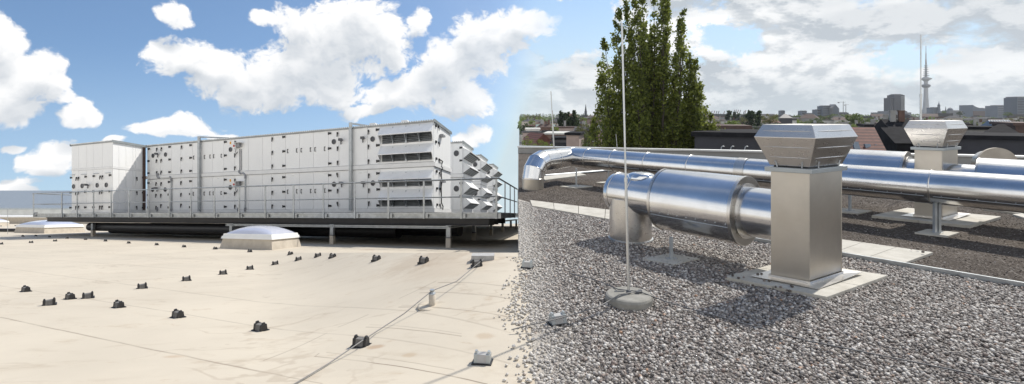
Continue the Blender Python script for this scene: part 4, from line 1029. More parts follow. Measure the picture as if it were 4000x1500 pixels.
# ------------------------------------------------------------------ silencer ducts
DA = np.array((-0.633, 0.774, 0.0)); DA /= np.linalg.norm(DA); ZA = 0.60
def ax(t, z=ZA, c=SC_): return c + DA*t + np.array((0, 0, z))
def elbow(p_in, d_in, d_out, R, n=4):
    """points of a segmented bend that turns d_in into d_out"""
    ang = math.acos(float(np.dot(d_in, d_out))); side_ = d_out-d_in*np.dot(d_in, d_out); side_ /= np.linalg.norm(side_)
    return [p_in + d_in*R*sin(ang*i/n) + side_*R*(1-cos(ang*i/n)) for i in range(n+1)]
def joint(p, d, rad, m_, parent, w=0.014):
    MB().tube([p-d*w, p-d*w*0.6, p+d*w*0.6, p+d*w], [rad*1.001, rad+0.006, rad+0.006, rad*1.001], 36, False).build('joint_band', m_, parent)
def silencer(root, t0, t1, rad, rin):
    """fat insulated drum with ring ends between axis positions t0 (near) and t1 (far)"""
    o = MB().tube([ax(t0), ax(t1)], rad, 56, False).build('silencer_drum', M['duct'], root)
    for t, s in ((t0, -1), (t1, 1)):
        pts = [ax(t-s*0.012), ax(t), ax(t+s*0.004)]
        e = MB(); e.tube([ax(t-s*0.03), ax(t+s*0.004), ax(t+s*0.004), ax(t+s*0.003)], [rad+0.004, rad+0.004, rad-0.004, rin*1.005], 56, False, True, True)
        e.build('end_ring', M['head'], o)
        MB().tube([ax(t+s*0.004), ax(t+s*0.02), ax(t+s*0.022)], [rin*1.14, rin*1.14, rin], 48, False, True, True).build('collar', M['head'], o)
    q = MB(); pa = []
    dv = np.array((DA[1], -DA[0], 0)); dv = dv if dv[1] < 0 else -dv       # horizontal, towards the camera
    an = radians(-22)
    off = dv*cos(an)*rad*1.001 + np.array((0, 0, sin(an)*rad*1.001)); dn = np.array((0, 0, -1.0))
    q.tube([ax(t0+0.03)+off, ax(t1-0.03)+off], 0.004, 6)
    n = max(3, int((t1-t0)/0.115))
    for i in range(n+1):
        p = ax(t0+0.05+(t1-t0-0.1)*i/n)+off*1.0+np.array((0, 0, 0.035))+dv*0.012; q.tube([p-dv*0.006, p+dv*0.004], 0.0065, 8)
    q.build('seam_strip', M['galv'], o)
    return o
def make_silencer_duct():
    r = thing('silencer_duct', tuple(ax(1.2, 0.0)), 'short shiny ventilation duct with fat silencer drum left of the near exhaust stack', 'duct', 'silencer ducts beside the exhaust stacks')
    rs, rd = 0.372, 0.262
    silencer(r, 0.60, 1.62, rs, rd)
    MB().tube([ax(0.1), ax(0.63)], rd, 44, False).build('connecting_pipe', M['duct'], r)
    tR = 2.147
    MB().tube([ax(1.6), ax(2.33), ax(2.405), ax(2.455), ax(2.472)], [rd, rd, rd*0.93, rd*0.74, rd*0.5], 44, True, True, True).build('tee_pipe', M['duct'], r)
    for tt in (2.02, 2.33): joint(ax(tt), DA, rd, M['head'], r, 0.007)
    base = ax(tR, 0.0)
    MB().tube([base+np.array((0, 0, 0.0)), base+np.array((0, 0, ZA-0.05))], rd+0.012, 44, True).build('riser', M['head'], r)
    MB().tube([base+np.array((0, 0, 0.0)), base+np.array((0, 0, 0.025))], rd+0.03, 44, True).build('base_ring', M['galv'], r)
    q = ax(1.98, ZA+rd-0.04)
    MB().tube([q, q+np.array((0, 0, 0.05)), q+np.array((0, 0, 0.075)), q+np.array((0, 0, 0.08))], [0.17, 0.165, 0.10, 0.01], 24, True).build('inspection_cover', M['duct'], r)
    return r
sd = make_silencer_duct()
sd2 = copy_tree(sd); sd2.location = tuple(np.array(sd.location)+OFF2-DA*0.24+np.array((0.0, 0.0, 0.06))); sd2['label'] = 'shiny fat silencer duct left of the farther exhaust stack, behind the long duct'
# second drum on the right of the far stack, plain end towards it
r3 = thing('silencer_duct', tuple(SC_+OFF2-DA*1.2), 'shiny fat silencer duct right of the farther exhaust stack, cut by the photo border', 'duct', 'silencer ducts beside the exhaust stacks')
_S = SC_
def ax3(t): return SC_+OFF2-DA*t+np.array((0, 0, 0.62))
MB().tube([ax3(0.1), ax3(0.55)], 0.262, 40, False).build('connecting_pipe', M['duct'], r3)
MB().tube([ax3(0.50), ax3(0.52), ax3(2.6)], [0.25, 0.372, 0.372], 56, True, True, True).build('silencer_drum', M['duct'], r3)
MB().tube([ax3(0.505), ax3(0.53)], 0.376, 56, False).build('end_ring', M['head'], r3)
# pole with pad below the near silencer
def support(x, y, top, label, double=False, padw=0.34, padd=0.2, rot=(1, 0)):
    c = G(x, y, 0.02); r = thing('duct_support', (c[0], c[1], 0), label, 'support', 'posts holding the ducts')
    w = 0.02
    for s in ((-0.028, 0.028) if double else (0.0,)):
        p = MB().box(c[0]+s-w*0.8, c[0]+s+w*0.8, c[1]-w, c[1]+w, 0.022, top); p.build('post', M['galv'], r)
    MB().box(c[0]-0.06, c[0]+0.06, c[1]-0.04, c[1]+0.04, 0.021, 0.027).build('foot_plate', M['galv'], r)
    u = np.array((DR[0], DR[1], 0))*padw; v = np.array((DL[0], DL[1], 0))*padd; cc = np.array((c[0], c[1], 0))
    m = MB(); m.prism([(-1, -1), (1, -1), (1, 1), (-1, 1)], lambda a, b: tuple(cc+u*a/2*1.0+v*b/2+np.array((0, 0, -0.005))), lambda a, b: tuple(cc+u*a/2+v*b/2+np.array((0, 0, 0.020))))
    m.build('pad', M['paver'], r)
    return r
support(2622, 1010, 0.26, 'steel post on a slab carrying the near silencer duct', False, 0.44, 0.36)
support(3660, 908, 0.47, 'double steel post on a slab carrying the long duct in front of the far stack', True, 0.42, 0.34)
support(3320, 822, 0.47, 'steel post on a slab under the long duct just right of the near stack', False, 0.5, 0.42)
support(2251, 727, 0.42, 'leftmost steel post under the long duct near its bend', False, 0.5, 0.42)
support(2377, 712, 0.42, 'second steel post from the left under the long duct', False, 0.4, 0.36)
support(2545, 708, 0.45, 'steel post under the long duct just behind the near silencer', False, 0.4, 0.36)

# ------------------------------------------------------------------ long duct
LA = np.array((5.89, 7.1, 0.635)); LDD = np.array((0.633, -0.774, 0.006)); LDD /= np.linalg.norm(LDD); RL = 0.236
def lo_(t): return LA - LDD*t
ld = thing('ventilation_duct', (LA[0], LA[1], 0), 'long shiny round ventilation duct crossing the roof and bending down at its left end', 'duct')
JP = lo_(7.05); RB = np.array((0.46, 11.25, 0.0)); dirB = (RB+np.array((0, 0, JP[2])))-JP; lenB = np.linalg.norm(dirB); dirB /= lenB
cuts = [-3.2, -1.0, 0.05, 1.15, 2.65, 3.75, 4.75, 5.65, 6.42, 7.05]
MB().tube([lo_(t) for t in cuts[:-1]] + [JP] + [JP+dirB*(lenB-0.36)], RL, 44, False, True, True).build('pipe', M['duct'], ld)
for t in cuts[1:-1]: joint(lo_(t), LDD, RL, M['head'], ld, 0.010)
MB().tube([lo_(2.62), lo_(2.80)], RL+0.006, 40, False).build('coupling_sleeve', M['head'], ld)
joint(JP-dirB*0.0+dirB*0.10, dirB, RL, M['head'], ld, 0.012); joint(JP+LDD*0.10, LDD, RL, M['head'], ld, 0.012); joint(JP+dirB*0.75, dirB, RL, M['head'], ld, 0.01)
pts = elbow(JP+dirB*(lenB-0.36), dirB, np.array((0, 0, -1.0)), 0.36, 3)
MB().tube([JP+dirB*(lenB-0.37)] + pts[0:] + [pts[-1]+np.array((0, 0, -0.03))], RL, 44, False, True, True).build('elbow', M['duct'], ld)
for i, p in enumerate(pts): 
    an = pi/2*i/3; joint(p, dirB*cos(an)+np.array((0, 0, -1.0))*sin(an), RL, M['head'], ld, 0.009)
bs = pts[-1].copy(); bs[2] = 0.0
MB().tube([bs, np.array((bs[0], bs[1], pts[-1][2]))], RL+0.004, 40, True).build('riser', M['stack'], ld)
q = MB(); dv = np.array((-0.774, -0.633, 0)); an = radians(-28)
for (ta, tb) in ((-0.9, 0.0), (0.1, 1.1), (1.25, 2.55), (2.85, 3.7), (3.85, 4.65), (4.85, 5.6)):
    off = dv*cos(an)*RL*1.002+np.array((0, 0, sin(an)*RL))
    q.tube([lo_(ta)+off, lo_(tb)+off], 0.0035, 6)
    n = int((tb-ta)/0.2)
    for i in range(n+1):
        p = lo_(ta+(tb-ta)*(i+0.5)/(n+1))+off+np.array((0, 0, 0.018)); q.tube([p-dv*0.003, p+dv*0.009], 0.006, 6)
q.build('seam_strip', M['galv'], ld)
# round cowl beyond the far drum
c = P(3895, 600, 11.2); cw = thing('round_fan_cowl', (c[0], c[1], 0.0), 'round cream fan cowl lying on its side behind the right silencer duct', 'fan cowl')
dc = np.array((0.9, 0.30, 0)); dc /= np.linalg.norm(dc); cc = np.array((c[0], c[1], 0.55)); Rr = 0.36
face = np.array((-0.35, -0.94, 0)); face /= np.linalg.norm(face)
MB().tube([cc+face*0.02, cc-face*0.06], Rr, 44, True).build('disc', M['curb'], cw)
MB().tube([cc+face*0.03, cc+face*0.03, cc-face*0.07, cc-face*0.07], [Rr-0.012, Rr+0.012, Rr+0.012, Rr-0.012], 44, False, True, True).build('rim', M['head'], cw)
MB().tube([cc-face*0.07, cc-face*0.5], Rr*0.72, 32, True).build('body', M['head'], cw)
MB().tube([np.array((cc[0], cc[1], 0)), cc], 0.06, 12).build('stand', M['galv'], cw)

# ------------------------------------------------------------------ slabs, edging, kerb, parapet
def slab_quad(name, px, z, th, m_, label, cat, group=None):
    pts = [G(x, y, z) for x, y in px]; c = sum(pts)/len(pts)
    m = MB(); m.prism([(p[0], p[1]) for p in pts], lambda x, y: (x, y, z-th), lambda x, y: (x, y, z))
    o = m.build(name, m_, None, (c[0], c[1], 0), bevel=0.003); return tag(o, label, cat, group)
# row of slabs right of the near stack
pq = [(3155,922),(3285,935),(3640,986),(3530,1027),(3150,957)]
a, b_, c_, d_ = G(3130,912,.03), G(3645,985,.03), G(3528,1028,.03), G(3060,938,.03)
N3 = 4
for i in range(N3):
    f0, f1 = i/N3+0.002, (i+1)/N3-0.002
    q = [a+(b_-a)*f0, a+(b_-a)*f1, d_+(c_-d_)*f1, d_+(c_-d_)*f0]; cc_ = sum(q)/4
    m = MB().prism([(p[0], p[1]) for p in q], lambda x, y: (x, y, -0.01), lambda x, y: (x, y, 0.03)); o = m.build('paving_slab', M['paver'], None, (cc_[0], cc_[1], 0), bevel=0.003)
    tag(o, ['paving slab hidden behind the near stack at the start of the row', 'paving slab just right of the near stack, first seen of the row', 'middle paving slab of the row right of the near stack', 'end paving slab of the row right of the near stack, with loose stones'][i], 'paving slab', 'sandy paving slabs')
# broad strip of slabs from the seam to the near duct
a, b_ = G(2070, 781, .03), G(2600, 846, .03); d_, c_ = G(2078, 803, .03), G(2600, 893, .03)
for i in range(5):
    f0, f1 = i/5+0.002, (i+1)/5-0.002
    q = [a+(b_-a)*f0, a+(b_-a)*f1, d_+(c_-d_)*f1, d_+(c_-d_)*f0]; cc_ = sum(q)/4
    m = MB().prism([(p[0], p[1]) for p in q], lambda x, y: (x, y, -0.01), lambda x, y: (x, y, 0.03)); o = m.build('paving_slab', M['paver'], None, (cc_[0], cc_[1], 0))
    tag(o, f'{ORD[i]} paving slab from the left in the pale strip leading to the near silencer duct', 'paving slab', 'sandy paving slabs')
for i, (px, lab) in enumerate(((((3840,815),(3925,808),(4060,828),(4060,842)), 'paving slab at the right border, left of the kinked one'), (((3955,836),(4060,828),(4090,850),(4000,850)), 'small paving slab at the right border just below another'),
                     (((2105,690),(2260,674),(2290,682),(2130,702)), 'pale paving slab behind the bend of the long duct'), (((2330,640),(2560,618),(2600,624),(2370,648)), 'pale paving slab far behind the long duct'))):
    slab_quad('paving_slab', px, 0.03, 0.04, M['paver'], lab, 'paving slab', 'sandy paving slabs')
# thin metal edging
a = E0 + ED*2.55; b_ = E1 + ED*3.0
m = MB().prism([tuple(a-EN*0.006), tuple(b_-EN*0.006), tuple(b_+EN*0.006), tuple(a+EN*0.006)], lambda x, y: (x, y, -0.01), lambda x, y: (x, y, 0.055))
m.prism([tuple(a-EN*0.02), tuple(b_-EN*0.02), tuple(b_-EN*0.0065), tuple(a-EN*0.0065)], lambda x, y: (x, y, 0.047), lambda x, y: (x, y, 0.055))
tag(m.build('edging_strip', M['galv'], None, (a[0], a[1], 0)), 'thin metal edging strip between the pebbles and the dark growing medium', 'edging')
for i, (p0, p1) in enumerate((((2100,655),(2240,648)), ((2130,690),(2560,655)))):
    A_, B_ = G(*p0), G(*p1)
    tag(MB().tube([A_+np.array((0, 0, .03)), B_+np.array((0, 0, .03))], 0.03, 6).build('cable_conduit', M['galv'], None, tuple(A_)), 'thin metal conduit lying on the dark medium ' + ('just behind the long duct' if i else 'far behind the bend of the long duct'), 'conduit', 'conduits behind the long duct')
# roof edge parapet
p0, p1 = PAR0+PARD*1.42, PAR0+PARD*30; pn = np.array((-PARD[1], PARD[0])); pn = pn if pn[1] > 0 else -pn
w_ = thing('roof_parapet', (p0[0], p0[1], 0), 'low roof edge parapet with bright metal coping behind the long duct', 'parapet')
m = MB().prism([tuple(p0), tuple(p1), tuple(p1+pn*0.28), tuple(p0+pn*0.28)], lambda x, y: (x, y, -0.02), lambda x, y: (x, y, 0.24)); m.build('wall', M['wall_grey'], w_)
cp = MB()
for i in range(8):
    q0 = p0+(p1-p0)*(i/8+0.0004)-PARD*0.03; q1 = p0+(p1-p0)*((i+1)/8-0.0004)
    cp.prism([tuple(q0-pn*0.05), tuple(q1-pn*0.05), tuple(q1+pn*0.34), tuple(q0+pn*0.34)], lambda x, y: (x, y, 0.24), lambda x, y: (x, y, 0.30))
cp.build('coping', M['cap_metal'] if 'cap_metal' in M else M['duct_dull'], w_)
# standing-seam metal capping on the lower side roof at the left end
# ------------------------------------------------------------------ lightning rods and wires
def lrod(x0, y0, x1, y1, base_z, r0, r1, label, foot=False, Y=None, r_top=None):
    b = G(x0, y0, base_z) if Y is None else P(x0, y0, Y)
    t = P(x1, y1, b[1]*1.0)
    r = thing('lightning_rod', (b[0], b[1], b[2]), label, 'lightning rod', 'lightning rods'); mid = b+(t-b)*0.42
    MB().tube([b, mid], r0, 10).build('lower_tube', M['rod'], r); MB().tube([mid, t], r1, 10).build('upper_tube', M['rod'], r)
    MB().tube([mid-np.array((0, 0, r0*1.5)), mid+np.array((0, 0, r0*1.5))], r0*1.25, 10).build('coupling', M['rod'], r)
    return r, b, t
rd1, rb1, rt1 = lrod(2456, 1146, 2429, 90, 0.085, 0.0125, 0.0085, 'tall thin lightning rod on a round concrete foot in front of the poplar')
lrod(2165, 597, 2152, 356, 0.0, 0.028, 0.018, 'lightning rod standing behind the bend of the long duct', Y=19.5)
lrod(3597, 545, 3597, 135, 0.0, 0.020, 0.012, 'lightning rod behind the hood of the farther exhaust stack, beside the tower', Y=11.0)
lrod(2412, 592, 2406, 524, 0.0, 0.014, 0.010, 'short lightning rod at the parapet below the poplar', Y=19.8)
fc = np.array((rb1[0], rb1[1], 0.0)); ft = thing('rod_foot', tuple(fc), 'round concrete foot of the tall lightning rod, half sunk in pebbles', 'concrete foot')
MB().lathe([(0.200, -0.02), (0.203, 0.058), (0.195, 0.076), (0.18, 0.085), (0.03, 0.088)], fc, 40, False).build('block', M['concrete'], ft, bevel=0.003)
MB().box(fc[0]-0.115, fc[0]-0.03, fc[1]+0.03, fc[1]+0.055, 0.086, 0.090).build('handle_slot', M['galv_dark'], ft)
MB().lathe([(0.022, 0.086), (0.022, 0.11), (0.014, 0.115)], fc, 12).build('socket', M['galv_dark'], ft)
for dx, dy in ((0.075, -0.005), (0.105, 0.02)):
    MB().box(fc[0]+dx-0.014, fc[0]+dx+0.014, fc[1]+dy-0.016, fc[1]+dy+0.016, 0.086, 0.108).build('wire_clamp', M['galv_dark'], ft)
fz = lambda x, y, z: tuple(G(x, y, z))
wA = [fc+np.array((0.11, 0.0, 0.10)), fc+np.array((0.0, -0.03, 0.10)), fc+np.array((-0.10, -0.08, 0.10)), G(2350, 1192, 0.085), G(2260, 1222, 0.078), G(2170, 1247, 0.072), G(2060, 1272, 0.05), G(1998, 1288, 0.03)]
tag(MB().tube(wA, 0.0048, 8).build('conductor_wire', M['wire'], None, tuple(fc)), 'thin wire from the concrete foot over the pale block holder to the pebble edge', 'wire', 'conductor wires')
wB = [G(2225, 1068, .03), G(2330, 1095, .05), fc+np.array((-0.08, 0.06, 0.10)), fc+np.array((0.10, 0.0, 0.10)), G(2600, 1178, 0.06), G(2720, 1213, 0.056), G(2900, 1262, 0.054), G(3150, 1330, 0.052), G(3400, 1380, .054), G(3700, 1440, 0.055), G(4010, 1505, 0.055)]
tag(MB().tube(wB, 0.0045, 8).build('conductor_wire', M['galv_dark'], None, tuple(fc)), 'thin wire lying on the pebbles from the concrete foot to the lower right corner', 'wire', 'conductor wires')
wC = [G(2930, 962, .03), G(3005, 974, .03), G(3300, 1024, .03)]
h2 = G(2178, 1268, 0.0); hh = holder(h2, radians(20), 'pale concrete block holder carrying the wire left of the round concrete foot', 'conductor holders among the pebbles', 1.15, True); hh.location = tuple(h2+np.array((0, 0, 0.01)))
h3 = G(2060, 1048, 0.0); hh = holder(h3, radians(-12), 'small grey block holder half lost at the pebble edge behind', 'conductor holders among the pebbles', 1.0, True); hh.location = tuple(h3+np.array((0, 0, 0.012)))
# ------------------------------------------------------------------ trees
GZ = -19.0          # street level of the city
rng = np.random.RandomState(11)
def leaves(C, size, name, mat_, parent, up=0.25):
    """C: (n,3) leaf positions -> one mesh of small bent quads"""
    n = len(C)
    a = rng.normal(size=(n, 3)); a /= np.linalg.norm(a, axis=1)[:, None]
    b = np.cross(a, rng.normal(size=(n, 3))); b /= np.linalg.norm(b, axis=1)[:, None]
    s = size*rng.uniform(0.6, 1.3, (n, 1))
    o = np.array(ORG[parent.name]); C = C - o
    V = np.stack((C - a*s*0.6, C + b*s*0.42, C + a*s*0.6, C - b*s*0.42), 1).reshape(-1, 3)
    Fc = np.arange(n*4).reshape(n, 4)
    ob = fast_mesh(name, V, Fc, mat_, False); ob.parent = parent; return ob
def lump_tree(name, x, ytop, ybot, wpx, Y, mat_, label, group=None, n=1500, leaf=0.02, squash=1.0, clumps=26, cat='tree'):
    """round crowned tree placed by its silhouette; leaf is the leaf size in metres per metre of crown width"""
    k = Y/F; w = wpx*k; top = P(x, ytop, Y); bot = P(x, ybot, Y); h = top[2]-bot[2]
    r = thing(name, (top[0], Y, GZ), label, cat, group)
    c = np.array((top[0], Y, (top[2]+bot[2])/2))
    cl = rng.normal(size=(clumps, 3)); cl /= np.linalg.norm(cl, axis=1)[:, None]; cl *= rng.uniform(0.35, 0.86, (clumps, 1))
    cl[:, 2] = np.where(cl[:, 2] < -0.5, cl[:, 2]*0.8, cl[:, 2])
    cr = rng.uniform(0.16, 0.30, clumps)
    pick = rng.randint(0, clumps, n); d = rng.normal(size=(n, 3)); d /= np.linalg.norm(d, axis=1)[:, None]
    pts = cl[pick] + d*cr[pick][:, None]*rng.uniform(0.55, 1.08, (n, 1))
    C = c + pts*np.array((w/2, w/2, h/2))
    leaves(C, max(w, h)*leaf, 'crown', mat_, r)
    MB().tube([(top[0], Y, GZ), (top[0], Y, bot[2]+h*0.1), (top[0]+w*0.03, Y, bot[2]+h*0.65)], [w*0.05, w*0.04, w*0.012], 7).build('trunk', M['bark'], r)
    return r
def column_tree(name, stems, ybot, Y, mat_, label, group=None, n=3000, leaf=0.2, depth=2.0, gap=0.0, cat='poplar', clump=0.42):
    """fastigiate tree: steep limbs, each wrapped in its own narrow plume of leaves.
    stems: (x base px, x tip px, y tip px, radius px)"""
    k = Y/F; xs = sum(s[0] for s in stems)/len(stems); b0 = P(xs, ybot, Y)
    r = thing(name, (b0[0], Y, GZ), label, cat, group)
    wt = MB(); allC = []
    tot = sum(s[3]*(ybot-s[2]) for s in stems)
    for (xb, xt, yt, rp) in stems:
        dy = rng.uniform(-depth, depth)
        base = P(xb, ybot, Y); tip = P(xt, yt, Y); base = base+np.array((0, dy, 0)); tip = tip+np.array((0, dy*0.5, 0))
        L = tip[2]-base[2]; m_ = int(n*rp*(ybot-yt)/tot)
        nc = max(8, int(L/(clump*0.9)*max(1, rp*k/clump)*1.9))
        tc = rng.uniform(0.0, 1.0, nc); ang = rng.uniform(0, 2*pi, nc)
        prof = np.minimum(1, (1-tc)*3.2)**0.7*(0.8+0.2*np.sin(tc*23+xb)); rad = rp*k*prof*np.sqrt(rng.uniform(0.15, 1, nc))
        bow = np.sin(tc*pi)*rng.uniform(-0.3, 0.3)
        cc = base[None]*(1-tc)[:, None]+tip[None]*tc[:, None]
        cc = cc+np.stack((np.cos(ang)*rad+bow, np.sin(ang)*rad, rng.uniform(-.2, .2, nc)), 1)
        pick = rng.randint(0, nc, m_); sz = clump*rng.uniform(0.6, 1.15, nc)*(0.45+0.55*np.minimum(1, (1-tc)*4))
        C = cc[pick]+rng.normal(size=(m_, 3))*sz[pick][:, None]*np.array((0.46, 0.46, 0.56)); allC.append(C)
        t = np.linspace(0, 0.93, 7)
        lower = np.array((b0[0], Y, GZ+3.0))
        pts = [lower]+[base*(1-q)+tip*q+np.array((sin(q*pi)*0.15, 0, 0)) for q in t]
        wt.tube(pts, [0.022*L*0.6+0.06]+[max(0.02, (0.0075*L+0.03)*(1-q)) for q in t], 6)
        for q in (0.25, 0.45, 0.6):
            p = base*(1-q)+tip*q; aa = rng.uniform(0, 2*pi); wt.tube([p, p+np.array((cos(aa)*rp*k*0.6, sin(aa)*rp*k*0.6, L*0.12))], [0.05, 0.012], 5)
    wt.tube([(b0[0], Y, GZ), (b0[0], Y, GZ+3.4)], [0.5, 0.35], 10)
    wt.build('trunk', M['bark'], r)
    leaves(np.concatenate(allC), leaf, 'crown', mat_, r)
    return r
POP = [(2395,2326,398,26),(2400,2338,255,28),(2440,2368,150,32),(2440,2398,90,28),(2470,2412,45,26),(2490,2440,10,28),(2500,2470,-30,30),(2515,2500,-60,26),(2530,2548,-20,20),(2560,2575,-60,28),
       (2565,2600,-10,26),(2590,2622,18,26),(2600,2650,55,26),(2610,2668,42,24),(2620,2672,130,28),(2640,2690,200,30),(2650,2706,240,30),(2650,2716,258,24),(2690,2700,318,30),(2690,2730,330,24),
       (2720,2742,418,24),(2735,2760,450,24),(2480,2450,150,36),(2530,2520,90,34),(2545,2540,160,38),(2560,2560,110,36),(2600,2620,160,36),(2440,2410,230,34),(2360,2318,455,20),(2620,2640,300,42),(2500,2480,270,44),
       (2540,2535,300,46),(2570,2575,280,46),(2680,2690,380,42),(2420,2380,360,40),(2345,2312,480,22),(2750,2770,490,20),(2460,2440,330,44),(2600,2600,400,50),(2510,2510,420,50),(2650,2660,440,44),(2400,2385,450,40),(2450,2445,470,46),(2730,2742,395,34),(2745,2768,455,30),(2700,2715,330,36),(2690,2720,440,44)]
column_tree('poplar_tree', POP, 690, 45.0, M['leaf_poplar'], 'very tall bushy poplar rising behind the roof edge, its top beyond the photo', None, 88000, 0.20, 2.6, clump=0.50)
column_tree('poplar_tree', [(2198,2190,436,15),(2205,2205,445,13)], 545, 190.0, M['leaf_dark'], 'dark poplar, left of a group of three, left of the tall poplar', 'group of three dark poplars', 1800, 0.62, 1.5, clump=1.1)
column_tree('poplar_tree', [(2220,2213,443,13),(2225,2222,440,13)], 545, 196.0, M['leaf_dark'], 'dark poplar, middle one of a group of three, left of the tall poplar', 'group of three dark poplars', 1700, 0.62, 1.5, clump=1.1)
column_tree('poplar_tree', [(2240,2241,433,14),(2250,2250,455,14)], 545, 186.0, M['leaf_dark'], 'dark poplar, right of a group of three, left of the tall poplar', 'group of three dark poplars', 1800, 0.62, 1.5, clump=1.1)
column_tree('poplar_tree', [(2925,2926,435,13),(2938,2938,435,12)], 512, 230.0, M['leaf_dark'], 'dark slender poplar, left of the pair beyond the near hood', 'pair of slender poplars', 1700, 0.7, 1.5, clump=1.2)
column_tree('poplar_tree', [(2962,2965,435,12)], 508, 235.0, M['leaf_dark'], 'dark slender poplar, right of the pair beyond the near hood', 'pair of slender poplars', 1200, 0.7, 1.5, clump=1.2)
for i, (x, y) in enumerate(((2851, 437), (2868, 443), (2884, 446))):
    column_tree('poplar_tree', [(x, x, y, 9)], 478, 420.0+i*6, M['leaf_dark'], f'small dark poplar, {ORD[i]} from the left in the row before the harbour cranes', 'row of three small poplars', 700, 1.2, 1.0, clump=1.8)
LT = [(2290,480,545,85,120,'leaf_olive','yellow green round tree just left of the tall poplar'),
 (2300,508,600,90,75,'leaf_mid','grey green bushy tree against the left foot of the tall poplar'),
 (2105,475,500,70,330,'leaf_bright','flat light green tree crown beyond the copper roof'),
 (2060,528,600,70,62,'leaf_bright','sparse spring green tree above the left end of the roof edge'),
 (2120,536,600,60,58,'leaf_bright','low spring green tree in front of the red gable'),
 (2150,555,600,40,56,'leaf_bright','low light green bush just left of the lightning rod behind the bend'),
 (2325,560,600,24,50,'leaf_bright','small bright green shrub peeping over the roof edge by the poplar'),
 (2860,471,500,72,230,'leaf_bright','bright green round tree above the white house'),
 (2905,452,495,40,260,'leaf_olive','yellowish tree left of the pair of slender poplars'),
 (3008,440,490,66,250,'leaf_olive','pale leafing tree right of the pair of slender poplars'),
 (2925,510,548,60,95,'leaf_mid','olive green bush left of the near hood'),
 (3355,437,500,104,240,'leaf_mid','big dark green tree between the two hoods'),
 (3340,482,520,58,130,'leaf_bright','bright green small tree below the big dark one'),
 (3450,464,490,70,330,'leaf_mid','green tree crown left of the farther hood'),
 (3400,466,500,60,300,'leaf_mid','green tree crown right of the big dark tree'),
 (3515,470,492,60,310,'leaf_olive','olive tree crown just left of the farther hood'),
 (3800,462,500,60,300,'leaf_mid','green tree crown just right of the farther hood'),
 (3850,478,505,60,240,'leaf_olive','olive tree crown left of the glazed roof'),
 (3815,487,510,60,220,'leaf_mid','low green tree above the grey gable at the right'),
 (3690,432,448,26,900,'leaf_mid','dark far tree beside the church tower'),
 (3750,434,452,30,800,'leaf_dark','dark far conifer below the domed building'),
 (3940,436,455,34,700,'leaf_mid','far green tree below the pale office block'),
 (3205,449,470,46,600,'leaf_mid','green hill tree left of the big office block'),
 (3250,443,468,56,620,'leaf_mid','green hill tree below the big office block'),
 (3295,444,470,40,610,'leaf_mid','green hill tree below the tower cranes'),
 (3160,452,470,50,580,'leaf_mid','green hill tree at the left end of the hill'),
 (3105,462,478,50,430,'leaf_olive','olive tree patch before the small hill')]
for (x, yt, yb, w, Y, mm, lab) in LT:
    lump_tree('broadleaf_tree', x, yt, yb, w, Y, M[mm], lab, 'city trees', 900 if Y > 200 else 2200, 0.055 if Y > 200 else 0.032)

